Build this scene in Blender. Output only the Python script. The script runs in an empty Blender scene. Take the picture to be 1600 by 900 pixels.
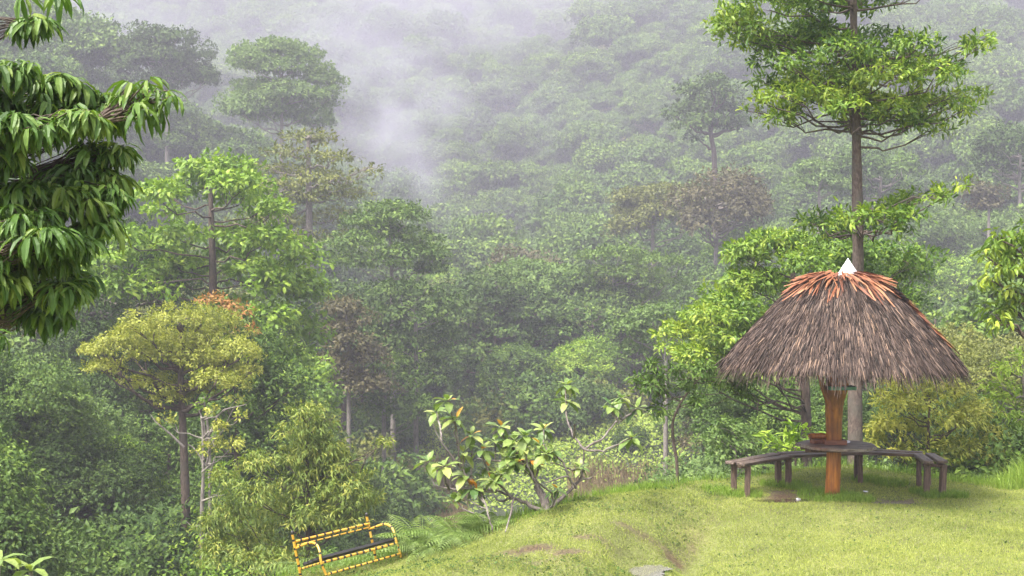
import bpy, math
import numpy as np
from math import radians, sin, cos, pi

SC = bpy.context.scene
# ------------------------------------------------------------------ camera, sky, sun, exposure
cam_d = bpy.data.cameras.new('camera'); cam = bpy.data.objects.new('camera', cam_d)
SC.collection.objects.link(cam); SC.camera = cam
CAMZ = 3.5
cam.location = (0, 0, CAMZ); cam.rotation_euler = (radians(90), 0, 0)
cam_d.lens = 45; cam_d.sensor_width = 36; cam_d.shift_y = -30/1600
cam_d.clip_start = .1; cam_d.clip_end = 6000

SUN_EL, SUN_AZ = 58, 225          # azimuth: degrees clockwise from +Y (behind the camera, to its left)
w = bpy.data.worlds.new('World'); SC.world = w; w.use_nodes = True
nt = w.node_tree; nt.nodes.clear()
sky = nt.nodes.new('ShaderNodeTexSky'); sky.sky_type = 'NISHITA'; sky.sun_disc = False
sky.sun_elevation = radians(SUN_EL); sky.sun_rotation = radians(SUN_AZ)
sky.air_density = 1.0; sky.dust_density = 6.0; sky.ozone_density = 1.0
hs = nt.nodes.new('ShaderNodeHueSaturation'); hs.inputs['Saturation'].default_value = .42
bg = nt.nodes.new('ShaderNodeBackground'); bg.inputs['Strength'].default_value = .085
wo = nt.nodes.new('ShaderNodeOutputWorld')
nt.links.new(sky.outputs[0], hs.inputs['Color']); nt.links.new(hs.outputs[0], bg.inputs['Color']); nt.links.new(bg.outputs[0], wo.inputs['Surface'])
sd = bpy.data.lights.new('sun', 'SUN'); sun = bpy.data.objects.new('sun', sd); SC.collection.objects.link(sun)
sd.energy = 1.5; sd.angle = radians(13); sd.color = (1.0, .95, .86)
sun.rotation_euler = (radians(90-SUN_EL), 0, radians(180-SUN_AZ))
VS = SC.view_settings
VS.view_transform = 'Standard'; VS.look = 'None'; VS.gamma = 1; VS.use_curve_mapping = False
VS.exposure = 2.6
SC.cycles.volume_bounces = 1
SC.cycles.max_bounces = 6; SC.cycles.diffuse_bounces = 3; SC.cycles.glossy_bounces = 2; SC.cycles.transmission_bounces = 3
SC.cycles.caustics_reflective = False; SC.cycles.caustics_refractive = False
HAZE_DENSITY = .00115
HAZE_COLOR = (.60, .587, .705, 1)

# ------------------------------------------------------------------ helpers
RNG = np.random.default_rng(7)
def P(u, v, Y): return np.array([Y*(u-800)/2000, Y, CAMZ+Y*(420-v)/2000])
def nrm(a):
    a = np.asarray(a, float); n = np.linalg.norm(a, axis=-1, keepdims=True); return a/np.maximum(n, 1e-9)
def tag(o, label=None, cat=None, group=None, kind=None):
    if label: o['label'] = label
    if cat: o['category'] = cat
    if group: o['group'] = group
    if kind: o['kind'] = kind
    return o
def empty(name, loc=(0,0,0), rz=0, s=1):
    o = bpy.data.objects.new(name, None); SC.collection.objects.link(o)
    o.location = loc; o.rotation_euler = (0,0,rz); o.scale = (s,s,s); o.empty_display_size = .2; return o

class MB:
    """collects polygons (numpy) and links them as ONE mesh object"""
    def __init__(s): s.v=[]; s.f=[]; s.n=0; s.t=[]; s.m=[]
    def add(s, verts, faces, tint=0.5, mi=0):
        verts = np.asarray(verts, float).reshape(-1,3); s.v.append(verts)
        faces = [np.asarray(F, int) for F in (faces if isinstance(faces, list) else [faces])]
        for F in faces:
            s.f.append(F+s.n)
            t = np.broadcast_to(np.asarray(tint, float), (len(F),)) if np.ndim(tint)==0 or len(np.atleast_1d(tint))==len(F) else np.full(len(F), .5)
            s.t.append(t); s.m.append(np.full(len(F), mi))
        s.n += len(verts)
    def tube(s, pts, rad, k=7, tint=.5, mi=0, cap=True):
        pts = np.asarray(pts, float); n = len(pts); rad = np.broadcast_to(np.asarray(rad, float), (n,))
        T = nrm(np.gradient(pts, axis=0)); ref = np.array([0.,0,1]) if abs(T[0,2])<.8 else np.array([1.,0,0])
        A = nrm(np.cross(T, ref)); B = np.cross(T, A)
        a = np.linspace(0, 2*pi, k, endpoint=False)
        V = pts[:,None]+rad[:,None,None]*(A[:,None]*np.cos(a)[None,:,None]+B[:,None]*np.sin(a)[None,:,None])
        i = np.arange(n-1)[:,None]*k; j = np.arange(k)[None]; j2 = (j+1)%k
        F = np.stack([i+j, i+j2, i+k+j2, i+k+j], -1).reshape(-1,4)
        s.add(V.reshape(-1,3), F, tint, mi)
        if cap:
            b = s.n - n*k
            for o in (0,(n-1)*k):
                s.f.append(np.array([[b+o+q for q in range(k)]])); s.t.append(np.array([.5])); s.m.append(np.array([mi]))
    def box(s, c, sz, R=None, tint=.5, mi=0, bev=0.0, rng=None):
        c = np.asarray(c, float); h = np.asarray(sz, float)/2
        b = min(bev, h.min()*.45)
        if b<=0:
            q = np.array([[x,y,z] for x in (-1,1) for y in (-1,1) for z in (-1,1)])*h
            F = np.array([[0,1,3,2],[4,6,7,5],[0,4,5,1],[2,3,7,6],[0,2,6,4],[1,5,7,3]])
            Fs = [F]
        else:
            q=[]; idx={}
            for x in (-1,1):
                for y in (-1,1):
                    for z in (-1,1):
                        for ax in range(3):
                            p = np.array([x,y,z])*(h-b); p[ax] = (x,y,z)[ax]*h[ax]
                            idx[(x,y,z,ax)] = len(q); q.append(p)
            q = np.array(q); F=[]; T3=[]
            for ax in range(3):
                o1,o2 = [a for a in range(3) if a!=ax]
                for sg in (-1,1):
                    ring=[]
                    for a,bb in ((-1,-1),(1,-1),(1,1),(-1,1)):
                        t=[0,0,0]; t[ax]=sg; t[o1]=a; t[o2]=bb; ring.append(idx[(*t,ax)])
                    F.append(ring)
                # edges parallel to ax: faces between o1 and o2
                for a in (-1,1):
                    for bb in (-1,1):
                        t=[0,0,0]; t[o1]=a; t[o2]=bb
                        t0=list(t); t0[ax]=-1; t1=list(t); t1[ax]=1
                        F.append([idx[(*t0,o1)],idx[(*t1,o1)],idx[(*t1,o2)],idx[(*t0,o2)]])
            for x in (-1,1):
                for y in (-1,1):
                    for z in (-1,1): T3.append([idx[(x,y,z,a)] for a in range(3)])
            Fs = [np.array(F), np.array(T3)]
        if rng is not None: q = q+rng.normal(0, .0025, q.shape)
        if R is not None: q = q@np.asarray(R).T
        s.add(q+c, Fs, tint, mi)
    def build(s, name, mats, parent=None, smooth=False, loc=None):
        V = np.concatenate(s.v) if s.v else np.zeros((0,3))
        ls = np.concatenate([np.full(len(F), F.shape[1]) for F in s.f]); vi = np.concatenate([F.reshape(-1) for F in s.f])
        me = bpy.data.meshes.new(name)
        me.vertices.add(len(V)); me.vertices.foreach_set('co', V.astype('f4').ravel())
        me.loops.add(len(vi)); me.loops.foreach_set('vertex_index', vi.astype('i4'))
        st = np.concatenate([[0], np.cumsum(ls)[:-1]])
        me.polygons.add(len(ls)); me.polygons.foreach_set('loop_start', st.astype('i4'))
        try: me.polygons.foreach_set('loop_total', ls.astype('i4'))
        except Exception: pass
        me.polygons.foreach_set('material_index', np.concatenate(s.m).astype('i4'))
        at = me.attributes.new('tint', 'FLOAT', 'FACE'); at.data.foreach_set('value', np.concatenate(s.t).astype('f4'))
        me.polygons.foreach_set('use_smooth', np.full(len(ls), smooth))
        me.update(calc_edges=True)
        for m in (mats if isinstance(mats,(list,tuple)) else [mats]): me.materials.append(m)
        o = bpy.data.objects.new(name, me); SC.collection.objects.link(o)
        if parent is not None: o.parent = parent
        if loc is not None: o.location = loc
        return o

# leaf templates: (along, across, lift) and faces
T_FAR = (np.array([[0,0,0],[.5,.5,.0],[1,0,-.12],[.5,-.5,0.]]), [np.array([[0,1,2,3]])])
T_LEAF = (np.array([[0,0,0],[.3,.42,.05],[.34,0,.02],[.3,-.42,.05],[.7,.36,-.03],[.72,0,-.07],[.7,-.36,-.03],[1,0,-.22]]),
          [np.array([[0,1,2],[0,2,3],[4,7,5],[5,7,6]]), np.array([[1,4,5,2],[2,5,6,3]])])
T_DROOP = (np.array([[0,0,0],[.25,.34,.09],[.27,0,.05],[.25,-.34,.09],[.6,.5,-.03],[.62,0,-.1],[.6,-.5,-.03],[.86,.32,-.26],[.88,0,-.32],[.86,-.32,-.26],[1,0,-.52]]),
          [np.array([[0,1,2],[0,2,3],[7,10,8],[8,10,9]]), np.array([[1,4,5,2],[2,5,6,3],[4,7,8,5],[5,8,9,6]])])
T_SPEAR = (np.array([[0,0,0],[.4,.5,.04],[.45,0,-.02],[.4,-.5,.04],[1,0,-.25]]), [np.array([[0,1,2],[0,2,3],[1,4,2],[2,4,3]])])
def add_leaves(mb, p, d, n, L, W, tint, tpl=T_FAR, mi=0):
    T, Fs = tpl; N = len(p)
    if N == 0: return
    d = nrm(d); s = nrm(np.cross(d, n)); n = np.cross(s, d)
    L = np.broadcast_to(L, (N,)); W = np.broadcast_to(W, (N,))
    V = p[:,None] + d[:,None]*(T[None,:,0]*L[:,None])[...,None] + s[:,None]*(T[None,:,1]*W[:,None])[...,None] + n[:,None]*(T[None,:,2]*L[:,None])[...,None]
    k = len(T); off = (np.arange(N)*k)[:,None,None]
    base = mb.n; mb.v.append(V.reshape(-1,3)); mb.n += N*k
    tint = np.broadcast_to(tint, (N,))
    for F in Fs:
        mb.f.append((F[None]+off).reshape(-1, F.shape[1])+base); mb.t.append(np.repeat(tint, len(F))); mb.m.append(np.full(N*len(F), mi))

def sph(n, rng, low=-1.0):
    z = rng.uniform(low, 1, n); a = rng.uniform(0, 2*pi, n); r = np.sqrt(np.maximum(0,1-z*z))
    return np.stack([r*np.cos(a), r*np.sin(a), z], -1)
def clump_pts(c, r, n, rng, low=-.35, shell=.5, bump=.3):
    d = sph(n, rng, low); K = rng.normal(0, 2.6, (4,3)); ph = rng.uniform(0,6.28,4)
    b = 1 + bump*np.sin(d@K.T+ph).mean(1)*1.8
    rr = (1-shell*rng.random(n)**1.3)*b
    return np.asarray(c)+d*np.asarray(r)*rr[:,None], d
def foliage(mb, clumps, rng, leafL, leafW, per, dens, tpl=T_FAR, low=-.35, shell=.5, spread=.9, droop=.2, up=.4, scatter=.35, tintvar=.22, hang=0.0, bump=.3):
    """clumps: (cx,cy,cz,rx,ry,rz[,tint]); dens = sprigs per m2 of clump surface"""
    for c in clumps:
        ct = c[6] if len(c)>6 else .5
        rx,ry,rz = c[3:6]; area = 4*pi*((rx*ry)**1.6/3+(rx*rz)**1.6/3+(ry*rz)**1.6/3)**(1/1.6)*(1-low)/2
        n = max(3, int(area*dens)); q, o = clump_pts(c[:3], c[3:6], n, rng, low, shell, bump)
        q[:,2] -= hang*(np.clip(np.hypot(o[:,0],o[:,1]),0,1)**3)*rng.random(n)*rz
        pq = np.repeat(q, per, 0); po = np.repeat(o, per, 0); N = len(pq)
        r = sph(N, rng)
        d = nrm(po*.8+r*spread+np.array([0,0,-droop])); nn = nrm(po*(1-up)*1.2+np.array([0,0,up])+r[:, [1,2,0]]*.45)
        pt = pq + rng.normal(0, scatter*leafL, (N,3)) + d*leafL*.15
        st = np.repeat(rng.normal(0, tintvar*.7, n), per)+rng.normal(0, tintvar*.5, N)
        sc = rng.uniform(.7, 1.25, N)
        add_leaves(mb, pt, d, nn, leafL*sc, leafW*sc, np.clip(ct+st,0,1), tpl)

def curve_pts(a, b, n=6, sag=0.0, rng=None, wob=.04):
    a = np.asarray(a,float); b = np.asarray(b,float); t = np.linspace(0,1,n)[:,None]
    q = a+(b-a)*t; L = np.linalg.norm(b-a); q[:,2] += (-sag*L*np.sin(pi*t[:,0]))
    if rng is not None and n>2: q[1:-1] += rng.normal(0, wob*L, (n-2,3))
    return q
def limbs(mb, trunk, clumps, rng, r0, k=5, below=1.2, sub=3):
    """limbs from the trunk to each clump, then twigs inside the clump"""
    tr = np.asarray(trunk)
    for c in clumps:
        c = np.asarray(c[:6], float); hor = np.hypot(*(tr[:,:2]-c[:2]).T)
        want = c[2]-c[5]*.3-below*.45*hor.min()
        zt = np.clip(want, tr[0,2]+.45*(tr[-1,2]-tr[0,2]), tr[-1,2])
        i = np.interp(zt, tr[:,2], np.arange(len(tr))); i0=int(i); f=i-i0; i1=min(i0+1,len(tr)-1)
        a = tr[i0]*(1-f)+tr[i1]*f; e = c[:3]-np.array([0,0,c[5]*.35])
        q = curve_pts(a, e, 6, .08, rng); mb.tube(q, np.linspace(r0, r0*.3, 6), k, cap=False)
        for _ in range(sub):
            j = rng.integers(3,6); tip = c[:3]+sph(1,rng,-.2)[0]*c[3:6]*.85
            mb.tube(curve_pts(q[j], tip, 4, -.05, rng), np.linspace(r0*.35, r0*.08, 4), 4, cap=False)

# ------------------------------------------------------------------ materials
def newmat(name):
    m = bpy.data.materials.new(name); m.use_nodes = True; t = m.node_tree; t.nodes.clear()
    out = t.nodes.new('ShaderNodeOutputMaterial'); return m, t, out
def N(t, typ, **kw):
    n = t.nodes.new(typ)
    for k,v in kw.items(): setattr(n, k, v)
    return n
def ramp(t, stops):
    r = t.nodes.new('ShaderNodeValToRGB'); e = r.color_ramp.elements
    while len(e) < len(stops): e.new(.5)
    for i,(p,c) in enumerate(stops): e[i].position = p; e[i].color = (*c,1)
    return r
def leafmat(name, dark, mid, light, rough=.5, trans=.3, vary=.12, spec=.35):
    dark,mid,light=[tuple(np.array(c)*(1.62,1.52,1.02)) for c in (dark,mid,light)]
    m,t,out = newmat(name)
    at = N(t,'ShaderNodeAttribute', attribute_name='tint')
    geo = N(t,'ShaderNodeNewGeometry'); nz = N(t,'ShaderNodeTexNoise'); nz.inputs['Scale'].default_value = .35
    t.links.new(geo.outputs['Position'], nz.inputs['Vector'])
    oi = N(t,'ShaderNodeObjectInfo')
    a1 = N(t,'ShaderNodeMath', operation='MULTIPLY_ADD'); a1.inputs[1].default_value = vary*2.2; t.links.new(nz.outputs[0], a1.inputs[0]); t.links.new(at.outputs['Fac'], a1.inputs[2])
    a2 = N(t,'ShaderNodeMath', operation='MULTIPLY_ADD'); a2.inputs[1].default_value = vary*1.2; t.links.new(oi.outputs['Random'], a2.inputs[0]); t.links.new(a1.outputs[0], a2.inputs[2])
    a3 = N(t,'ShaderNodeMath', operation='SUBTRACT'); a3.inputs[1].default_value = vary*1.7; t.links.new(a2.outputs[0], a3.inputs[0])
    rp = ramp(t, [(0,dark),(.5,mid),(1,light)]); t.links.new(a3.outputs[0], rp.inputs[0])
    pb = N(t,'ShaderNodeBsdfPrincipled'); pb.inputs['Roughness'].default_value = rough; pb.inputs['Specular IOR Level'].default_value = spec
    tr = N(t,'ShaderNodeBsdfTranslucent'); mx = N(t,'ShaderNodeMixShader'); mx.inputs[0].default_value = trans
    g = N(t,'ShaderNodeMixRGB', blend_type='MULTIPLY'); g.inputs[0].default_value = 1; g.inputs[2].default_value = (1.15,1.25,.55,1)
    t.links.new(rp.outputs[0], pb.inputs['Base Color']); t.links.new(rp.outputs[0], g.inputs[1]); t.links.new(g.outputs[0], tr.inputs['Color'])
    t.links.new(pb.outputs[0], mx.inputs[1]); t.links.new(tr.outputs[0], mx.inputs[2]); t.links.new(mx.outputs[0], out.inputs['Surface'])
    return m
def woodmat(name, c1, c2, scale=6, stretch=(1,1,.12), rough=.7, bump=.4, c3=None, spec=.3):
    m,t,out = newmat(name)
    tc = N(t,'ShaderNodeTexCoord'); mp = N(t,'ShaderNodeMapping'); mp.inputs['Scale'].default_value = [scale*s for s in stretch]
    nz = N(t,'ShaderNodeTexNoise'); nz.inputs['Scale'].default_value = 2; nz.inputs['Detail'].default_value = 8; nz.inputs['Roughness'].default_value=.65
    n2 = N(t,'ShaderNodeTexNoise'); n2.inputs['Scale'].default_value = 2.2; n2.inputs['Detail'].default_value = 4
    t.links.new(tc.outputs['Object'], mp.inputs[0]); t.links.new(mp.outputs[0], nz.inputs['Vector']); t.links.new(tc.outputs['Object'], n2.inputs['Vector'])
    rp = ramp(t, [(.3,c1),(.65,c2)]); t.links.new(nz.outputs[0], rp.inputs[0])
    mx = N(t,'ShaderNodeMixRGB'); mx.inputs[2].default_value = (*(c3 or c1),1)
    r2 = ramp(t, [(.48,(0,0,0)),(.66,(.8,.8,.8))]); t.links.new(n2.outputs[0], r2.inputs[0]); t.links.new(r2.outputs[0], mx.inputs[0]); t.links.new(rp.outputs[0], mx.inputs[1])
    pb = N(t,'ShaderNodeBsdfPrincipled'); pb.inputs['Roughness'].default_value = rough; pb.inputs['Specular IOR Level'].default_value = spec
    bp = N(t,'ShaderNodeBump'); bp.inputs['Strength'].default_value = bump; bp.inputs['Distance'].default_value = .02
    t.links.new(nz.outputs[0], bp.inputs['Height']); t.links.new(bp.outputs[0], pb.inputs['Normal'])
    t.links.new(mx.outputs[0], pb.inputs['Base Color']); t.links.new(pb.outputs[0], out.inputs['Surface']); return m
def tintmat(name, stops, rough=.7, spec=.3, nscale=8, namt=.3):
    m,t,out = newmat(name)
    at = N(t,'ShaderNodeAttribute', attribute_name='tint'); tc = N(t,'ShaderNodeTexCoord')
    nz = N(t,'ShaderNodeTexNoise'); nz.inputs['Scale'].default_value = nscale; nz.inputs['Detail'].default_value = 5; t.links.new(tc.outputs['Object'], nz.inputs['Vector'])
    a = N(t,'ShaderNodeMath', operation='MULTIPLY_ADD'); a.inputs[1].default_value = namt; t.links.new(nz.outputs[0], a.inputs[0]); t.links.new(at.outputs['Fac'], a.inputs[2])
    b = N(t,'ShaderNodeMath', operation='SUBTRACT'); b.inputs[1].default_value = namt*.5; t.links.new(a.outputs[0], b.inputs[0])
    rp = ramp(t, stops); t.links.new(b.outputs[0], rp.inputs[0])
    pb = N(t,'ShaderNodeBsdfPrincipled'); pb.inputs['Roughness'].default_value = rough; pb.inputs['Specular IOR Level'].default_value = spec
    t.links.new(rp.outputs[0], pb.inputs['Base Color']); t.links.new(pb.outputs[0], out.inputs['Surface']); return m

L_DARK  = leafmat('leaf_dark_green', (.014,.032,.011),(.036,.068,.022),(.075,.120,.036),trans=.15,spec=.15,rough=.6)
L_MID   = leafmat('leaf_mid_green',  (.020,.045,.012),(.052,.098,.024),(.110,.170,.040),trans=.18,spec=.2,vary=.2)
L_OLIVE = leafmat('leaf_olive', (.035,.050,.014),(.085,.105,.028),(.150,.165,.045))
L_PALE  = leafmat('leaf_pale_green', (.035,.070,.028),(.080,.135,.055),(.130,.190,.085),spec=.15,rough=.6)
L_BROWN = leafmat('leaf_brownish', (.026,.028,.016),(.056,.055,.032),(.095,.085,.050))
L_BRIGHT= leafmat('leaf_bright_green', (.034,.080,.010),(.100,.180,.022),(.200,.280,.045))
L_YELLOW= leafmat('leaf_yellow_green', (.080,.105,.022),(.180,.210,.045),(.270,.275,.070))
L_ORANGE= leafmat('leaf_orange', (.10,.09,.03),(.22,.12,.05),(.36,.15,.07))
L_RUST  = leafmat('leaf_olive_rusty', (.042,.072,.018),(.100,.150,.036),(.195,.215,.055))
L_TALL  = leafmat('leaf_lawn_tree', (.024,.064,.012),(.088,.158,.024),(.215,.280,.046), rough=.45)
L_NEAR  = leafmat('leaf_near_tree', (.018,.046,.014),(.056,.118,.028),(.135,.195,.050), rough=.48, trans=.3, spec=.4)
L_BIG   = leafmat('leaf_broad', (.045,.095,.040),(.125,.185,.070),(.220,.260,.120), rough=.4)
L_BIGOR = leafmat('leaf_broad_orange', (.24,.11,.03),(.34,.16,.04),(.34,.22,.06), rough=.5)
L_FERN  = leafmat('leaf_fern', (.050,.095,.030),(.115,.180,.065),(.185,.250,.110))
L_GRASS = leafmat('grass_blade', (.078,.105,.030),(.155,.200,.060),(.245,.280,.105), rough=.6, vary=.2, trans=.25)
L_TGRASS= leafmat('tall_grass_blade', (.060,.120,.020),(.110,.190,.034),(.175,.250,.066), rough=.5, trans=.35)
L_RED   = leafmat('reddish_grass_blade', (.070,.052,.040),(.125,.090,.072),(.150,.140,.085), rough=.7)
L_COVER = leafmat('creeper_leaf', (.070,.130,.026),(.150,.215,.045),(.230,.290,.070))
def forest_mat():
    m=leafmat('leaf_forest',(.014,.032,.011),(.040,.075,.024),(.085,.135,.042),trans=.15,spec=.12,rough=.6); t=m.node_tree
    rp=[n for n in t.nodes if n.type=='VALTORGB'][0]; oi=[n for n in t.nodes if n.type=='OBJECT_INFO'][0]
    r2=ramp(t,[(0,(.55,.75,.7)),(.25,(.8,.9,.8)),(.5,(1,1,1)),(.7,(1.5,1.15,.9)),(.85,(.95,1.3,1.3)),(1,(1.9,1.3,1.1))]); t.links.new(oi.outputs['Random'],r2.inputs[0])
    mm=N(t,'ShaderNodeMixRGB',blend_type='MULTIPLY'); mm.inputs[0].default_value=1
    outs=[l.to_socket for l in rp.outputs[0].links]; t.links.new(rp.outputs[0],mm.inputs[1]); t.links.new(r2.outputs[0],mm.inputs[2])
    for o in outs: t.links.new(mm.outputs[0],o)
    return m
L_FOREST = forest_mat()
BARK  = woodmat('bark_brown', (.035,.025,.020),(.13,.098,.078), 7, (1,1,.35), .85, .8, (.07,.06,.05))
BARKG = woodmat('bark_grey', (.10,.085,.075),(.27,.24,.215), 7, (1,1,.35), .85, .8, (.17,.16,.13))
BARKT = woodmat('bark_lawn_tree', (.045,.032,.028),(.15,.115,.095), 14, (1,1,.5), .8, 1.0, (.10,.095,.08))
VARN  = woodmat('varnished_wood', (.12,.030,.006),(.46,.165,.028), 12, (1,1,.10), .38, .7, (.10,.030,.010), .5)
PLANK = woodmat('weathered_plank', (.030,.021,.017),(.18,.135,.11), 16, (.12,1,1), .55, .9, (.09,.05,.034))
PLEG  = woodmat('weathered_post', (.030,.020,.016),(.17,.115,.088), 16, (1,1,.15), .7, .9, (.09,.045,.03))
TABLE = woodmat('weathered_table', (.045,.034,.028),(.26,.22,.19), 14, (.2,1,1), .55, .5, (.16,.075,.05))

# ------------------------------------------------------------------ terrain
def sm(t): t = np.clip(t,0,1); return t*t*(3-2*t)
class Fbm:
    def __init__(s, seed, freqs):
        r = np.random.default_rng(seed); s.w=[]
        for f,a in freqs:
            for _ in range(5):
                an = r.uniform(0,2*pi); s.w.append((f*cos(an)*r.uniform(.7,1.3), f*sin(an)*r.uniform(.7,1.3), r.uniform(0,6.28), a/2.2))
    def __call__(s, x, y): return sum(a*np.sin(fx*x+fy*y+p) for fx,fy,p,a in s.w)
nz_mud = Fbm(8, [(2.2,.5),(5,.6),(11,.5)])
nz_near = Fbm(1, [(.9,.025),(2.6,.018),(6,.008)])
nz_far = Fbm(2, [(.03,3.0),(.08,1.4),(.2,.4)])
EX = [-60,-20,-8,-4,-3,-1.45,0,.93,2.2,3.6,5.96,7.6,8.4,20,60]
EY = [6,8,11.5,17.2,18.4,18.5,18.5,18.8,20.0,21.6,22.9,21.6,21.4,22,24]
def edgeY(x): return np.interp(x, EX, EY)
cp = [(1300,770,20),(1150,771,20),(1460,769,20.1),(1010,890,15.95),(1070,845,17.4),(1140,790,19.4),(1300,850,16.8),(1600,900,15),(1600,800,18.5),
      (1200,895,15.6),(900,800,18),(1000,795,18.6),(1050,790,18.8),(950,825,17.4),(850,838,17.2),(900,878,15.8),(970,888,15.7),(750,855,17.4),(650,893,16.6),
      (500,903,17.4),(628,885,17.8),(900,785,18.8),(800,820,18.3),(640,867,18.3),(1130,746,21.5),(1330,722,22.6),(1520,752,21.4),(1600,754,21.4),(1400,735,22)]
CP = np.array([P(*c) for c in cp]+[[x,y,z] for x,y,z in ((-6,14,-.8),(-6,8,-.6),(0,8,-.4),(8,8,-.3),(0,-10,-.3),(12,14,-.1),(14,20,0),(0,13,-.35),(5,12,-.2))])
def _k(r2): return np.where(r2>1e-12, .5*r2*np.log(np.maximum(r2,1e-12)), 0)
_n=len(CP); _A=np.zeros((_n+3,_n+3)); _d=((CP[:,None,:2]-CP[None,:,:2])**2).sum(-1); _A[:_n,:_n]=_k(_d)+np.eye(_n)*.25
_A[:_n,_n]=1; _A[:_n,_n+1:]=CP[:,:2]; _A[_n:,:_n]=_A[:_n,_n:].T
_w=np.linalg.solve(_A, np.concatenate([CP[:,2],[0,0,0]]))
def lawnz(x,y):
    x = np.asarray(x,float); y = np.asarray(y,float); xs=np.clip(x,-7,14); ys=np.clip(y,-6,23)
    r = np.zeros(np.broadcast(x,y).shape)
    for i in range(_n): r = r + _w[i]*_k((xs-CP[i,0])**2+(ys-CP[i,1])**2)
    r = r+_w[_n]+_w[_n+1]*xs+_w[_n+2]*ys
    return r
PBAS = []
BUMPS = [(12,101,14,9,5.6),(-10,118,14,9,5.0)]
def berm(x,y):   # the low bank left of the drain line
    d = (x-1.6)-(y-15.6)*.40
    return (.10*sm(-d/1.1)-.23*np.exp(-((d-.0)/.5)**2)*sm((19.6-y)/1.5)-.19*sm((d+.35)/.6)*np.exp(-np.maximum(0,d)/1.8)*sm((19.5-y)/2))*sm((y-14.5)/1.5)*sm((x+3)/2.5)
def groundz(x,y):
    x = np.asarray(x,float); y = np.asarray(y,float)
    ye = edgeY(x); d = np.maximum(0, y-ye)
    near = lawnz(x, np.minimum(y, ye+.6))+nz_near(x,y)*sm((ye+1-y)/2)+berm(x,np.minimum(y,ye))-.06
    dr = np.interp(d, [0,.8,5,12,25,50,80,2000],[0,.35,2.6,5.6,8.5,12,14,14])
    # far slopes
    side = 60*sm((x+5)/90)-0*x
    yy = y+side
    far = np.interp(yy, [0,150,190,250,320,420,500,620,900,5000],[0,0,3,9,32,71,110,150,190,190])
    sp = 46*np.exp(-((y-215)/46)**2)*sm((-x-8)/110)+ 6*sm((-x-30)/60)*sm((y-60)/60)
    bump = sum(h*np.exp(-((x-cx)/rx)**2-((y-cy)/ry)**2) for cx,cy,rx,ry,h in BUMPS)
    rest = (far+sp+bump+nz_far(x,y)*sm((y-90)/90))*sm((y-40)/40)
    rest = rest + 3*sm((np.abs(x)-60)/200)*0
    z = near-dr+rest
    for cx,cy,rx,ry,ro,L in PBAS:
        a=((x-cx)*cos(ro)+(y-cy)*sin(ro))/(rx*1.5); b=(-(x-cx)*sin(ro)+(y-cy)*cos(ro))/(ry*1.5); m=np.exp(-(a*a+b*b)**2*.5); z=z*(1-m)+(L-.03)*m
    return z
def ray_ground(u,v):
    Y=np.linspace(12,24,1200); z=groundz(Y*(u-800)/2000,Y); zr=CAMZ+Y*(420-v)/2000; i=np.argmax(zr<=z); return np.array([Y[i]*(u-800)/2000,Y[i],z[i]])
PUD = [(1012,891,.27,.36,-.3),(1225,781,.42,.15,.1)]
PBAS = [(*ray_ground(u,v)[:2],rx,ry,ro,float(ray_ground(u,v)[2])) for u,v,rx,ry,ro in PUD]

ax_x = np.concatenate([-np.geomspace(2200,8,70), np.arange(-7.6,11.01,.13), np.geomspace(11.6,2200,70)])
ax_y = np.concatenate([[-1500,-800,-300,-100,-40,-15,-5,2,6,9,11], np.arange(12.5,24,.13), np.geomspace(24.4,140,60), np.linspace(145,520,70), np.geomspace(540,2500,20)])
GX,GY = np.meshgrid(ax_x, ax_y); GZ = groundz(GX,GY)
nx,ny = len(ax_x),len(ax_y); idx = (np.arange(ny-1)[:,None]*nx+np.arange(nx-1)[None])
g = MB(); g.add(np.stack([GX,GY,GZ],-1).reshape(-1,3), np.stack([idx,idx+1,idx+nx+1,idx+nx],-1).reshape(-1,4))
def mudmask(x,y):
    n = nz_near(x*1.3+4,y*1.3)*12
    a = np.exp(-(((x-5.3)/1.25)**2+((y-19.72)/.42)**2)**2)*1.0 + np.exp(-(((x-4.3)/.5)**2+((y-20.1)/.5)**2))
    a = a - 1.0*np.exp(-(((x-4.95)/.62)**2+((y-19.75)/.30)**2)**2)
    for cx,cy,rx,ry,s in ((1.0,16.9,.45,.14,1.1),(.75,16.3,.3,.14,1.0),(1.5,17.5,.4,.12,1.0),(.4,16.6,.3,.12,.9),(2.0,17.5,.35,.2,.8),(.1,16.6,.5,.25,.7),(-1.6,17.1,.35,.2,.8),(1.5,16.4,.3,.4,.6),(5.5,15.6,.3,.12,.5),(6.9,16.5,.4,.12,.4),(.4,15.9,.5,.3,.7),(-.6,16.3,.4,.2,.7)):
        a = a+s*np.exp(-((x-cx)/rx)**2-((y-cy)/ry)**2)
    dl = (x-1.65)-(y-15.9)*.42; a = a+.55*np.exp(-(dl/.14)**2)*sm((y-15.2)/.6)*sm((19.6-y)/.6)
    return np.clip((1.15*a-.30)*(1+.9*nz_mud(x,y*1.6))+.34*n-.06+.25*a*nz_mud(x*1.7,y*2.2),0,1)
def masks(x,y,z):
    lawn = sm((edgeY(x)+.7-y)/.8)*sm((x+9)/3)
    u = 800+2000*x/np.maximum(y,1)
    field = sm((135-y)/8)*sm((y-72)/5)*np.clip(sm((u-585)/25)*sm((735-u)/25)+sm((u-880)/30)*sm((1160-u)/40),0,1)*(y>0)
    field = field*np.clip(1-sum(np.exp(-((x-cx)/rx)**2-((y-cy)/ry)**2) for cx,cy,rx,ry,h in BUMPS)*2.2,0,1)
    return lawn, field, mudmask(x,y)*lawn
MG,tg,og = newmat('ground')
def att(t,n): return N(t,'ShaderNodeAttribute', attribute_name=n).outputs['Fac']
geo=N(tg,'ShaderNodeNewGeometry')
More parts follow.
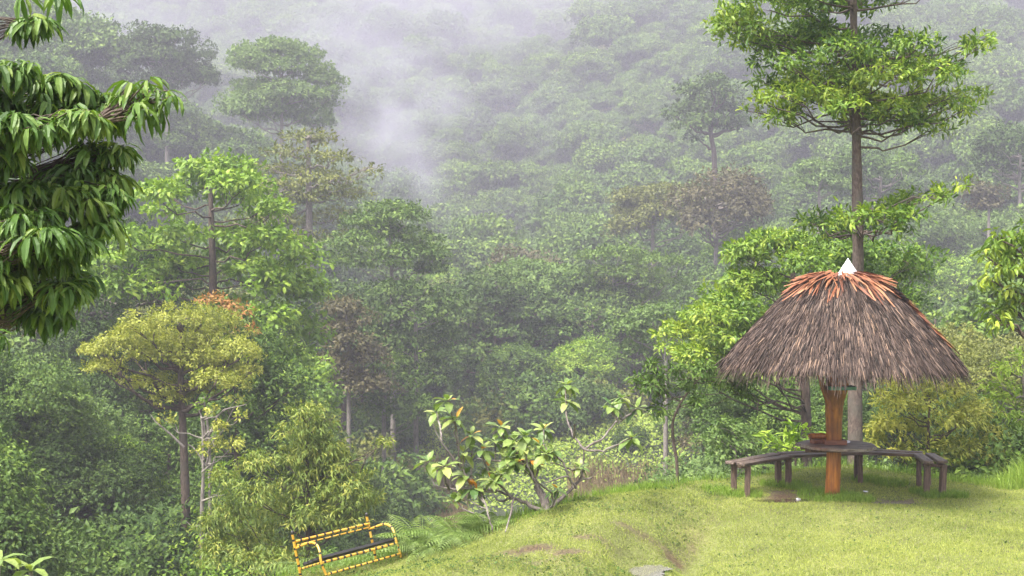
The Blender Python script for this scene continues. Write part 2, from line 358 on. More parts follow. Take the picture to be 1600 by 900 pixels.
def noise(t, src, sc, det=6, rough=.6):
    n=N(t,'ShaderNodeTexNoise'); n.inputs['Scale'].default_value=sc; n.inputs['Detail'].default_value=det; n.inputs['Roughness'].default_value=rough; t.links.new(src,n.inputs['Vector']); return n.outputs[0]
pos=geo.outputs['Position']
n1=noise(tg,pos,1.6,8); n2=noise(tg,pos,30,4); n3=noise(tg,pos,.25,8)
ra=ramp(tg,[(.32,(.095,.100,.032)),(.5,(.145,.165,.048)),(.68,(.20,.205,.068))]); tg.links.new(n1,ra.inputs[0])
rb=ramp(tg,[(.35,(.70,.68,.6)),(.65,(1.15,1.15,1.1))]); tg.links.new(n2,rb.inputs[0])
mm=N(tg,'ShaderNodeMixRGB',blend_type='MULTIPLY'); mm.inputs[0].default_value=1; tg.links.new(ra.outputs[0],mm.inputs[1]); tg.links.new(rb.outputs[0],mm.inputs[2])
rf=ramp(tg,[(.35,(.018,.026,.010)),(.65,(.045,.060,.022))]); tg.links.new(n3,rf.inputs[0])
rr=ramp(tg,[(.4,(.13,.085,.055)),(.6,(.17,.13,.075))]); tg.links.new(n1,rr.inputs[0])
rm=ramp(tg,[(.35,(.035,.021,.011)),(.5,(.085,.054,.029)),(.65,(.15,.10,.06))]); tg.links.new(n2,rm.inputs[0])
def mix(fac,a,b):
    m=N(tg,'ShaderNodeMixRGB'); tg.links.new(fac,m.inputs[0]); tg.links.new(a,m.inputs[1]); tg.links.new(b,m.inputs[2]); return m.outputs[0]
c=mix(att(tg,'field'),rf.outputs[0],rr.outputs[0]); c=mix(att(tg,'lawn'),c,mm.outputs[0]); c=mix(att(tg,'mud'),c,rm.outputs[0])
pb=N(tg,'ShaderNodeBsdfPrincipled'); tg.links.new(c,pb.inputs['Base Color'])
rmx=N(tg,'ShaderNodeMapRange'); rmx.inputs['To Min'].default_value=.9; rmx.inputs['To Max'].default_value=.4; tg.links.new(att(tg,'mud'),rmx.inputs['Value']); tg.links.new(rmx.outputs[0],pb.inputs['Roughness'])
bp=N(tg,'ShaderNodeBump'); bp.inputs['Strength'].default_value=.6; bp.inputs['Distance'].default_value=.03; tg.links.new(n2,bp.inputs['Height']); tg.links.new(bp.outputs[0],pb.inputs['Normal']); tg.links.new(pb.outputs[0],og.inputs['Surface'])
ground = g.build('ground', MG, smooth=True); tag(ground, kind='structure')
for nme,val in zip(('lawn','field','mud'), masks(GX,GY,GZ)):
    a=ground.data.attributes.new(nme,'FLOAT','POINT'); a.data.foreach_set('value', val.astype('f4').ravel())

# puddles
MW,tw,ow = newmat('puddle_water'); pw=N(tw,'ShaderNodeBsdfPrincipled'); pw.inputs['Base Color'].default_value=(.16,.15,.13,1); pw.inputs['Roughness'].default_value=.07; pw.inputs['IOR'].default_value=1.85; pw.inputs['Specular IOR Level'].default_value=1.0
tcw=N(tw,'ShaderNodeTexCoord'); nw=N(tw,'ShaderNodeTexNoise'); nw.inputs['Scale'].default_value=25; tw.links.new(tcw.outputs['Object'],nw.inputs['Vector']); bw=N(tw,'ShaderNodeBump'); bw.inputs['Strength'].default_value=.06; bw.inputs['Distance'].default_value=.01; tw.links.new(nw.outputs[0],bw.inputs['Height']); tw.links.new(bw.outputs[0],pw.inputs['Normal']); tw.links.new(pw.outputs[0],ow.inputs['Surface'])
MW2=MW.copy(); q_=[n for n in MW2.node_tree.nodes if n.type=='BSDF_PRINCIPLED'][0]; q_.inputs['Metallic'].default_value=0; q_.inputs['Base Color'].default_value=(.07,.05,.03,1); q_.inputs['IOR'].default_value=1.5; q_.inputs['Roughness'].default_value=.05
pud_xy=[]
for k,(cx_,cy_,rx,ry,rot,lv_) in enumerate(PBAS):
    c=(cx_,cy_,lv_); pud_xy.append((c[0],c[1],rx,ry,rot)); r=np.random.default_rng(50+k); A=np.linspace(0,2*pi,48*3,endpoint=False)
    rr_=1+.16*np.sin(3*A+r.uniform(0,6))+.12*np.sin(5*A+r.uniform(0,6))+.09*np.sin(9*A+r.uniform(0,6))+.06*np.sin(17*A)+.04*np.sin(31*A)
    px,py=rx*rr_*np.cos(A),ry*rr_*np.sin(A); X=c[0]+px*cos(rot)-py*sin(rot); Yy=c[1]+px*sin(rot)+py*cos(rot)
    lev=lv_-.012; zz=np.full(144,lev)
    V=np.vstack([[c[0],c[1],lev],np.stack([X,Yy,zz],-1)]); F=np.array([[0,1+i,1+(i+1)%144] for i in range(144)])
    m=MB(); m.add(V,F); tag(m.build('puddle',MW if k==0 else MW2,smooth=True),kind='structure')

# ------------------------------------------------------------------ tree prototypes for the forest
def proto_geom(kind, seed, fine):
    """returns (trunk MB, crown MB), base at origin, about 11 m tall"""
    r=np.random.default_rng(seed); cl=[]; tb=MB(); cb=MB()
    low=-.35; droop=.2
    if kind=='dome':
        H,R,rz=r.uniform(8.5,10),r.uniform(3.8,4.6),r.uniform(2.8,3.6); n=20
        for d in sph(n,r,-.3): s=r.uniform(1.1,1.9); cl.append((d[0]*R*.8,d[1]*R*.8,H+d[2]*rz*.8,s*1.15,s*1.15,s*.85,r.uniform(.3,.7)))
        cl.append((0,0,H,R*.6,R*.6,rz*.6,.4)); tt=H
    elif kind=='tier':
        H=r.uniform(10,12); tt=H; R=r.uniform(3.8,5); n=17
        for i in range(n):
            t=i/(n-1); a=i*2.4+r.uniform(-.4,.4); rr=R*(1-.55*t)*r.uniform(.45,.95); s=r.uniform(1.2,1.9)
            cl.append((rr*cos(a),rr*sin(a),H*(.45+.55*t)+r.uniform(-.3,.3),s*1.2,s*1.2,s*.42,r.uniform(.35,.7)))
        droop=.1
    elif kind=='column':
        H=r.uniform(8,10); tt=H*.95; n=22
        for i in range(n):
            z=H*(.12+.88*i/(n-1)); a=r.uniform(0,6.28); rr=(2.2-1.0*(z/H))*r.uniform(.5,1.1); s=r.uniform(.9,1.5); cl.append((rr*cos(a),rr*sin(a),z,s,s,s*1.1,r.uniform(.25,.6)))
        low=-.8; droop=.6
    elif kind=='airy':
        H=r.uniform(11,13); tt=H; n=18
        for i in range(n):
            t=i/(n-1); a=i*2.4; rr=4.2*(1-.5*t)*r.uniform(.4,1); s=r.uniform(.8,1.4); cl.append((rr*cos(a),rr*sin(a),H*(.5+.5*t),s*1.3,s*1.3,s*.35,r.uniform(.4,.8)))
    elif kind=='tall':
        H=r.uniform(14,16); tt=H*.95; n=15
        for d in sph(n,r,-.45): s=r.uniform(1,1.6); cl.append((d[0]*2.6,d[1]*2.6,H*.92+d[2]*2.2,s,s,s*.85,r.uniform(.3,.6)))
    elif kind=='bush':
        H=3.2; tt=2.5; n=12
        for d in sph(n,r,-.1): s=r.uniform(.8,1.4); cl.append((d[0]*2.2,d[1]*2.2,1.0+d[2]*1.7,s*1.1,s*1.1,s,r.uniform(.3,.7)))
        low=-.6
    r0={'dome':.24,'tier':.22,'column':.2,'airy':.16,'tall':.28,'bush':.1}[kind]
    tr=curve_pts((0,0,-1.0),(r.uniform(-.4,.4),r.uniform(-.4,.4),tt),8,0,r,.012)
    tb.tube(tr,np.linspace(r0,r0*.35,8),7); limbs(tb,tr,cl,r,r0*.4,4,1.2,3 if kind in('airy','tier') else 1)
    if fine==2: foliage(cb,cl,r,.17,.085,7,17 if kind!='airy' else 7,T_SPEAR,low,.4,.95,droop,.35,.45)
    elif fine: foliage(cb,cl,r,.28,.16,6,6.0 if kind!='airy' else 2.6,T_SPEAR,low,.35,.85,droop,.35,.4)
    else: foliage(cb,cl,r,.38,.24,6,4.6 if kind!='airy' else 1.8,T_SPEAR,low,.32,.85,droop,.3,.4)
    return tb,cb
COLS={'dark green':L_DARK,'mid green':L_MID,'olive green':L_OLIVE,'pale green':L_PALE,'brownish':L_BROWN,'bright green':L_BRIGHT}
PROTO={}
KW={'dome':'domed','tier':'layered','column':'vine-draped','airy':'thin-leaved','tall':'bare-stemmed','bush':'bushy'}
for fine in (0,1,2):
    for kind in KW:
        for s in range(2 if kind not in ('dome','tier') else 3):
            tb,cb=proto_geom(kind, 100+s*7+len(kind)*13+fine*500, fine)
            PROTO[(kind,s,fine)]=[tb,cb,None]
def forest_tree(kind,s,fine,loc,rz,sc,col,label,group,name='forest_tree'):
    e=empty(name,loc,rz,sc); pr=PROTO[(kind,s,fine)]
    if pr[2] is None:
        t=pr[0].build('trunk',BARKG if kind=='tall' else BARK,e); c=pr[1].build('crown',L_FOREST,e); pr[2]=(t,c)
    else:
        t=pr[2][0].copy(); c=pr[2][1].copy(); SC.collection.objects.link(t); SC.collection.objects.link(c); t.parent=e; c.parent=e
    c.material_slots[0].link='OBJECT'; c.material_slots[0].material=COLS[col]
    tag(e,label,'tree' if kind!='bush' else 'bush',group); return e

# scatter
rs=np.random.default_rng(11)
pts=[]
y=34.0
while y<640:
    step=5.2+ y*.0078; xw=y*.50+12
    x=-xw+rs.uniform(0,step)
    while x<xw:
        px=x+rs.uniform(-.35,.35)*step; py=y+rs.uniform(-.35,.35)*step; pts.append((px,py)); x+=step*rs.uniform(.85,1.15)
    y+=step*.9
pts=np.array(pts); U=800+2000*pts[:,0]/pts[:,1]; Yp=pts[:,1]
keep=np.ones(len(pts),bool)
keep&=~((Yp<124)&(U>575)&(U<1130)&~((Yp>106)&(U>745)&(U<950)))          # the open valley floor
keep&=~((Yp<62)&(U>350)&(U<1200)); keep&=~((Yp<116)&(U>545)&(U<600))
keep&=~((Yp<46)&(U>330)); keep&=~((Yp<72)&(U>1480)&(Yp<50))
keep&=~((Yp<196)&(Yp>178)&(np.abs(U-1115)<40))  # view of the emergent tree's stem
keep&=~((Yp>64)&(Yp<98)&(np.abs(U-480)<60)); keep&=~((Yp<58)&(U>200)&(U<420)); keep&=~((Yp<47)&(U>130)&(U<460))
pts=pts[keep]; U=U[keep]; Yp=Yp[keep]; zs=groundz(pts[:,0],pts[:,1])
# a centre line of trees right behind the clearing
order=np.argsort(Yp); nthing=0; FT=[]
mass=[]
kinds=['dome','tier','column','airy','tall','bush']
counts={}
for i in order:
    x,yv=pts[i]; u=U[i]; z=zs[i]; left=u<640
    if left: pk=[.42,.30,.10,.12,.06,0]
    else: pk=[.42,.20,.18,.09,.11,0]
    kind=rs.choice(kinds,p=pk); s=int(rs.integers(0,3 if kind in('dome','tier') else 2))
    sc=(rs.uniform(.72,1.2) if yv<120 else rs.uniform(.55,1.0)+rs.random()**2*.75)*(1+.0005*yv); rz=rs.uniform(0,6.28)
    if yv<60: sc*=.72
    if yv<66: kind=rs.choice(['dome','column','tier'],p=[.4,.45,.15]); s=s%2
    v_top=420-(z+12*sc-CAMZ)*2000/yv
    # keep crowns from rising above where the photo has them (left group / behind the shelter)
    lim = np.interp(u,[-200,0,150,330,480,560,640,1100,1250,1400,1600,1800],[420,440,430,440,520,560,640,600,470,440,450,430]) if yv<70 else (np.interp(u,[-200,0,250,420,560,700,1130,1300,1800],[300,300,330,380,420,560,480,420,380]) if yv<115 else (345 if yv<180 and abs(u-1115)<42 else -999))
    if v_top<lim: sc*=max(.35,(CAMZ+(420-lim)*yv/2000-z)/12/sc)
    if sc<.38: kind='bush'; sc=rs.uniform(.7,1.2); s=0
    if u<-60 or u>1660: vis=False
    else: vis=True
    col=rs.choice(list(COLS),p=[.30,.36,.11,.13,.03,.07] if yv>110 else [.30,.34,.12,.10,.02,.12])
    if vis and nthing<285:
        nthing+=1; fine=2 if yv<72 else int(yv<170)
        if PROTO[(kind,s,fine)][2] is None and col in ('brownish','olive green','pale green'): col='mid green' if s else 'dark green'
        FT.append([forest_tree(kind,s,fine,(x,yv,z),rz,sc,col,'',None),u,yv,sc,col,kind])
    else: mass.append((x,yv,z,rz,sc,kinds.index(kind)))
def ordinals(n):
    w_=['second','third','fourth','fifth','sixth','seventh','eighth','ninth','tenth','eleventh','twelfth']
    if n==1: return ['']
    if n==2: return ['left hand ','right hand ']
    return ['leftmost ']+['%s from left '%w_[i] for i in range(n-2)]+['rightmost ']
def relabel(L,cat,group):
    by={}
    for o,u,lab in L: by.setdefault(lab,[]).append((u,o))
    for lab,q in by.items():
        q.sort(key=lambda k:k[0])
        for p_,(u,o) in zip(ordinals(len(q)),q): tag(o,p_+lab,cat,group)
def band(u,yv):
    if yv<75: return 'below the lawn'
    if yv<125: return 'at slope foot'
    if yv<160: return 'on lower slope'
    if yv<200: return 'midway up the slope'
    return 'high in the mist'
def column(u):
    for lim_,n_ in ((110,'at the far left'),(260,'left of layered tree'),(420,'near yellow green tree'),(560,'above the striped bench'),(700,'under mist plume'),(850,'above the shrub'),(1000,'mid valley'),
                   (1150,'near emergent tree'),(1300,'left of lawn tree'),(1430,'right of lawn tree')):
        if u<lim_: return n_
    return 'at the far right'
by={}
for f_ in FT: by.setdefault('%s %s tree %s, %s'%(f_[4],KW[f_[5]],band(f_[1],f_[2]),column(f_[1])),[]).append(f_)
for lab,fs in by.items():
    fs.sort(key=lambda q:q[1]); pre=ordinals(len(fs))
    for p_,f_ in zip(pre,fs): tag(f_[0],p_+lab,'tree','forest trees on the slopes across the valley')
print('forest things',nthing,'mass',len(mass))

def gn_scatter(name, pts4, objs, kind='stuff', label=None):
    """one object: crowns instanced on points (x,y,z,rz,scale,index)"""
    A=np.array(pts4,float); me=bpy.data.meshes.new(name); me.vertices.add(len(A)); me.vertices.foreach_set('co',A[:,:3].astype('f4').ravel())
    for nme,col,typ in (('rz',3,'FLOAT'),('scl',4,'FLOAT'),('pick',5,'INT')):
        a=me.attributes.new(nme,typ,'POINT'); a.data.foreach_set('value',A[:,col].astype('f4' if typ=='FLOAT' else 'i4'))
    o=bpy.data.objects.new(name,me); SC.collection.objects.link(o)
    ng=bpy.data.node_groups.new(name,'GeometryNodeTree'); ng.interface.new_socket('Geometry',in_out='INPUT',socket_type='NodeSocketGeometry'); ng.interface.new_socket('Geometry',in_out='OUTPUT',socket_type='NodeSocketGeometry')
    gi=ng.nodes.new('NodeGroupInput'); go=ng.nodes.new('NodeGroupOutput'); j=ng.nodes.new('GeometryNodeJoinGeometry')
    for ob in reversed(objs):
        oi=ng.nodes.new('GeometryNodeObjectInfo'); oi.inputs['Object'].default_value=ob; oi.transform_space='ORIGINAL'; oi.inputs['As Instance'].default_value=True; ng.links.new(oi.outputs['Geometry'],j.inputs[0])
    ip=ng.nodes.new('GeometryNodeInstanceOnPoints'); ip.inputs['Pick Instance'].default_value=True
    def na(n,t): q=ng.nodes.new('GeometryNodeInputNamedAttribute'); q.data_type=t; q.inputs['Name'].default_value=n; return q.outputs['Attribute']
    cx=ng.nodes.new('ShaderNodeCombineXYZ'); ng.links.new(na('rz','FLOAT'),cx.inputs[2])
    er=ng.nodes.new('FunctionNodeEulerToRotation'); ng.links.new(cx.outputs[0],er.inputs[0]); ng.links.new(er.outputs[0],ip.inputs['Rotation'])
    ng.links.new(gi.outputs[0],ip.inputs['Points']); ng.links.new(j.outputs[0],ip.inputs['Instance']); ng.links.new(na('scl','FLOAT'),ip.inputs['Scale']); ng.links.new(na('pick','INT'),ip.inputs['Instance Index']); ng.links.new(ip.outputs[0],go.inputs[0])
    md=o.modifiers.new('scatter','NODES'); md.node_group=ng
    tag(o,label,None,None,kind); return o
# the far canopy: crowns of several greens picked from the mesh data of the individual trees
def crown_variant(key,m):
    pr=PROTO[key]
    if pr[2] is None: return None
    return pr[2][1]
avail=[(k,crown_variant(k,None)) for k in PROTO if k[2]==0 and PROTO[k][2] is not None and k[0]!='bush']
cover_bush=None
if mass:
    pool=[o for k,o in avail]; kk=[kinds.index(k[0]) for k,o in avail]
    rr=np.random.default_rng(5); M=[]
    for m in mass:
        c=[i for i,q in enumerate(kk) if q==m[5]] or list(range(len(pool))); M.append((*m[:5], int(rr.choice(c))))
    f=gn_scatter('forest_canopy', M, pool, label='misty forest canopy covering the upper hillside'); f['category']='forest'

# bushes one can tell apart around the valley clearing
BS=[(700,640,126,1.2,'mid green'),(905,640,120,1.5,'olive green'),(960,625,122,1.4,'brownish'),
    (880,690,104,1.3,'mid green'),(915,700,101,1.1,'dark green'),(800,690,108,1.5,'mid green'),(840,700,105,1.2,'olive green'),(765,700,110,1.1,'dark green'),(780,620,128,1.9,'pale green'),(730,735,100,.5,'mid green'),(1120,640,95,1.4,'mid green'),(1145,670,60,1.2,'pale green'),
    (1190,640,70,1.6,'mid green'),(1240,620,75,1.9,'dark green'),(1120,690,50,1.3,'pale green'),(1205,680,46,1.2,'mid green'),(1290,690,44,1.2,'mid green'),(1075,700,60,1.2,'mid green'),(1350,700,44,1.1,'dark green'),(1240,690,56,1.8,'pale green'),(610,735,112,.9,'dark green'),(645,720,113,.7,'mid green'),(985,745,96,.45,'dark green')]
BL=[]
FILL=[(70,53,'column','mid green',.85),(120,50,'dome','dark green',.72),(165,55,'column','pale green',.95),(215,52,'column','bright green',.80),(262,56,'column','mid green',1.0),(318,51,'column','mid green',.72),(362,55,'column','bright green',.95),(415,54,'column','dark green',.85),(30,50,'tier','olive green',.75),(470,56,'column','pale green',.9)]
FL_=[(forest_tree(k_,int(u_)%2,2,(Y_*(u_-800)/2000,Y_,float(groundz(Y_*(u_-800)/2000,Y_))),u_,sc_,col_,'',None),u_,'%s %s tree in the thicket behind the yellow green tree'%(col_,KW[k_])) for u_,Y_,k_,col_,sc_ in FILL]
relabel(FL_,'tree','forest trees on the slopes across the valley')
for u_,Y_,sc_,col_ in ((20,40,1.5,'dark green'),(75,41,1.4,'mid green'),(130,43,1.5,'dark green'),(185,42,1.3,'mid green'),(235,44,1.5,'dark green'),(345,43,1.2,'bright green'),(100,33,1.0,'mid green'),(170,34,.9,'dark green'),(30,32,1.0,'olive green'),(240,35,.8,'olive green'),(210,48,2.0,'pale green'),(140,48,2.1,'bright green')):
    x=Y_*(u_-800)/2000; BL.append((forest_tree('bush',int(u_)%2,2,(x,Y_,float(groundz(x,Y_))),u_,sc_,col_,'',None,'bush'),u_,'%s leafy bush in the thicket at lower left'%col_))
for u,v,Y,sc,col in BS:
    x=Y*(u-800)/2000; fine=2 if Y<80 else 1
    lab='%s rounded bush %s'%(col,'on the valley floor behind the broad-leaved shrub' if 700<u<1000 else ('on the valley floor, left of the shrub' if u<=700 else 'between the shrub and the shelter' if Y>70 else 'just beyond the bench'))
    BL.append((forest_tree('bush',int(u)%2,fine,(x,Y,float(groundz(x,Y))),u,sc,col,lab,None,'bush'),u,lab))
relabel(BL,'bush','bushes round the valley clearing')
ru=np.random.default_rng(3); bk=[k for k in PROTO if k[0]=='bush' and PROTO[k][2] is not None]; bushes=[PROTO[k][2][1] for k in bk]; bf=[i for i,k in enumerate(bk) if k[2]==2]; bc=[i for i,k in enumerate(bk) if k[2]<2] or bf
M=[]
y=28.0
while y<470:
    st=2.8+y*.012; xw=y*.48+8; x=-xw
    while x<xw:
        px,py=x+ru.uniform(-.4,.4)*st,y+ru.uniform(-.4,.4)*st; u=800+2000*px/py
        lw,fd,md=masks(px,py,0)
        if not(575<u<1165 and 70<py<132 and not(750<u<945 and py>103)) and py>edgeY(px)+4 and not (py<82 and 560<u<1120):
            M.append((px,py,float(groundz(px,py))-.3,ru.uniform(0,6.3),ru.uniform(.6,1.25)*(1+.0015*py)*(.85 if py<60 else 1.15),int(ru.choice(bf if py<85 else bc))))
        x+=st
    y+=st
o=gn_scatter('undergrowth',M,bushes,label='low leafy undergrowth between the forest trees'); o['category']='undergrowth'

# ------------------------------------------------------------------ trees one by one, given as (u,v) at their own distance and stored in metres
def px_clumps(cl, Y, rng, depth=None, tint=None):
    """(u,v,ru,rv[,tint[,dy]]) -> metres around a crown that is as deep as it is wide"""
    k=Y/2000; us=[c[0] for c in cl]; mid=(min(us)+max(us))/2; half=max((max(us)-min(us))/2*k,.3)
    out=[]
    for c in cl:
        u,v,ru,rv=c[:4]; t=c[4] if len(c)>4 and c[4] is not None else (.5 if tint is None else tint)
        lat=(u-mid)*k/half; dmax=half*math.sqrt(max(.05,1-min(1,lat*lat)))*(.75 if depth is None else depth)
        dy=c[5] if len(c)>5 else rng.uniform(-dmax,dmax)
        p=P(u,v,Y); rr=ru*k
        out.append((p[0],Y+dy,p[2],rr,max(rr,.25) if rr<half*.6 else rr*.8,rv*k,t))
    return out
def big_tree(name,label,cat,Y,base,trunk,r0,cl,leaf,mat,bark=BARK,seed=1,group=None,depth=None,limb=.4,extra=None,back=0,r1=None,sub=3,zb=None,low=-.35,below=1.2):
    rng=np.random.default_rng(seed)
    B=P(base[0],base[1],Y); gz=float(groundz(B[0],B[1])) if zb is None else zb
    tr=[np.array([B[0],Y,gz-.25])]+[P(u,v,Y) for u,v in trunk]; tr=np.array(tr)
    # smooth the trunk line
    t=np.linspace(0,len(tr)-1,len(tr)*4); trs=np.stack([np.interp(t,np.arange(len(tr)),tr[:,i]) for i in range(3)],-1)
    kz=np.array([.25,.5,.25]); 
    for _ in range(2):
        trs[1:-1]=trs[:-2]*.25+trs[1:-1]*.5+trs[2:]*.25
    C=px_clumps(cl,Y,rng,depth)
    if back:   # the far side of the crown, which the picture does not show
        C+= [(c[0]+rng.uniform(-.5,.5)*c[3],2*Y-c[1]+rng.uniform(.2,.6)*c[3],c[2]+rng.uniform(-.2,.2)*c[5],*c[3:]) for c in C[::back]]
    org=np.array([B[0],Y,gz]); e=empty(name,tuple(org)); tag(e,label,cat,group)
    C=[tuple(np.array(c[:3])-org)+tuple(c[3:]) for c in C]; trs=trs-org
    n=len(trs); tb=MB(); rad=np.linspace(1,(r1 or r0*.35)/r0,n)*r0; rad[0]*=1.25; rad[1]*=1.1
    rad=rad*(1+rng.normal(0,.03,n))
    tb.tube(trs,rad,12); limbs(tb,trs,C,rng,r0*limb,6,below,sub)
    tb.build('trunk',bark,e,smooth=True)
    cb=MB(); foliage(cb,C,rng,low=low,**leaf); cb.build('crown',mat,e)
    if extra: extra(e,org,rng)
    return e,C,org
LF=lambda L,W,per,dens,tpl=T_LEAF,**k: dict(leafL=L,leafW=W,per=per,dens=dens,tpl=tpl,**k)

# bright layered tree on the left
big_tree('layered_tree','bright green layered tree on the left, dark stem showing between two flat leaf tiers','tree',60,(333,700),
  [(331,600),(333,455),(332,400),(330,340),(328,262)],.27,
  [(300,272,50,20),(360,270,50,20),(250,295,45,18),(395,298,50,22),(330,258,50,14),(228,325,32,13),(432,325,28,16),(275,310,40,12),(350,300,50,14),(400,325,36,12),
   (280,368,52,15,.5,-.4),(372,362,56,16,.5,2.6),(420,378,62,22),(240,388,50,16),(465,402,42,28),(445,445,55,34),(395,425,52,26,.5,1.0),(275,415,46,16,.5,.5),(250,425,60,16),(480,455,32,38),
   (420,500,60,34),(180,408,55,14),(470,520,38,34),(205,372,40,12),(165,440,40,14),(130,425,34,12),(345,395,50,16,.4,3.6),(440,560,50,30),(400,590,55,34),(215,450,60,18),(350,478,50,16,.5,1.0)],
  LF(.30,.16,7,6.5,up=.45,shell=.55,spread=1.1),L_BRIGHT,BARK,21,below=.5,limb=.2)
# yellow-green tree
big_tree('yellow_green_tree','yellow green round-crowned tree on a tall straight brown stem at lower left','tree',45,(293,888),
  [(291,800),(287,700),(284,630),(282,580),(283,520),(285,495)],.19,
  [(285,498,48,22),(232,508,40,20),(190,540,45,20),(158,570,30,15),(250,552,46,24),(330,518,44,26),(368,552,36,28),(302,578,52,24),(350,590,40,20),(240,598,50,18),(285,540,50,26),
   (180,572,30,14),(150,548,22,12),(395,580,20,12),(215,530,40,20),(300,612,36,14),(265,622,30,12),(375,598,28,12),(325,560,40,20)],
  LF(.115,.055,8,27,T_SPEAR,up=.45,shell=.5,spread=1.1),L_YELLOW,BARK,22,back=2,r1=.06)
# orange-tipped
def orange(e,org,rng):
    cb=MB(); C=px_clumps([(348,470,26,9),(368,480,26,12),(388,492,18,12),(395,512,12,8),(405,520,8,5),(336,466,14,6)],52,rng,.2)
    C=[tuple(np.array(c[:3])-org-np.array([0,1.2,0]))+tuple(c[3:]) for c in C]
    foliage(cb,C,rng,.2,.09,6,13,T_SPEAR,low=0); o=cb.build('young_leaves',L_ORANGE,e); tag(o,'orange young leaves along the top of the crown')
big_tree('orange_tipped_tree','dark green tree topped with orange young leaves, behind the yellow green tree','tree',52,(372,760),[(370,650),(366,500)],.16,
  [(350,492,34,22),(378,512,32,26),(400,545,36,26),(360,545,40,26),(390,590,50,34),(430,620,50,34),(360,630,50,34),(330,680,50,40),(400,690,60,40),(450,600,40,40)],LF(.2,.1,7,9),L_MID,BARK,23,back=2,extra=orange)
# feathery olive tree with drooping leaves
big_tree('drooping_leaf_tree','olive and rust tinged small tree with feathery drooping leaves behind the striped bench','tree',30,(482,880),[(481,800),(480,720),(480,640)],.07,
  [(478,640,24,18),(470,670,34,24),(492,700,44,28),(446,720,40,26),(520,730,44,26),(480,755,60,30),(545,765,38,24),(410,760,44,26),(575,780,26,18),(430,800,60,30),(500,805,60,30),(370,800,44,28),
   (390,850,56,30),(450,860,60,28),(340,860,40,26),(570,740,20,12),(600,690,10,6),(540,810,44,26),(400,720,30,18),(360,740,30,18),(330,820,30,20),(500,660,24,16)],
  LF(.15,.036,9,30,T_SPEAR,up=.35,droop=.9,shell=.8,spread=1.0,tintvar=.3),L_RUST,BARK,24,back=2,r1=.02,depth=.6)
# slender grey-barked tree
rng9=np.random.default_rng(9)
def bare(e,org,rng):
    tb=MB()
    for pl in ([(318,740),(310,715),(298,700),(290,695)],[(320,730),(326,700),(332,690),(345,676),(362,640)],[(320,735),(335,722),(345,718)],[(317,782),(335,775),(352,772)],[(316,820),(300,825),(290,815)],[(330,745),(340,712),(367,710)],[(322,690),(340,650),(350,640),(385,632)],[(322,690),(318,660),(310,640)],[(285,700),(262,678),(240,660),(232,648)]):
        q=np.array([P(a,b,43) for a,b in pl])-org; q[:,1]+=rng.uniform(-.4,.4); tb=MB(); tb.tube(q,np.linspace(.045,.012,len(q)),5,cap=False); tb.build('branch',BARKG,e,smooth=True)
big_tree('grey_stemmed_tree','slender tree with bare twisted grey branches and small leaf pads beside the yellow green tree','tree',43,(316,900),
  [(315,800),(318,740),(317,670),(314,650)],.085,[(350,665,18,7),(372,692,20,9),(340,690,18,8),(335,640,14,6),(378,650,10,5),(262,655,14,7),(360,628,14,5),(345,812,26,9),(330,700,14,6)],LF(.14,.07,7,20,T_SPEAR),L_YELLOW,BARKG,25,extra=bare,sub=2)
big_tree('grey_stemmed_tree','thin straight bare-topped stem with lichen just right of the slender grey-stemmed tree','tree',44,(329,900),[(328,800),(328,700),(322,640),(318,620)],.075,[(340,735,26,10),(355,758,30,12),(322,632,16,6)],LF(.14,.07,7,18,T_SPEAR),L_BRIGHT,BARKG,26)
# airy tree in the mist
big_tree('airy_tree','tall thin-crowned brownish tree with level branches just left of the white mist plume','tree',112,(486,460),
  [(484,400),(483,330),(482,260),(482,212)],.42,
  [(490,214,40,7),(455,240,46,8),(530,250,46,8),(425,262,30,7),(570,268,24,6),(470,265,50,8),(440,290,55,9),(520,282,50,8),(420,315,40,9),(545,300,40,9),(480,310,60,10),(590,262,12,5),
   (450,345,55,12),(520,335,50,12),(480,375,60,14),(430,380,40,14),(540,370,40,14)],
  LF(.42,.2,6,1.7,T_SPEAR,up=.45,shell=.8),L_OLIVE,BARKG,27,limb=.3,sub=5,back=3,below=.3)
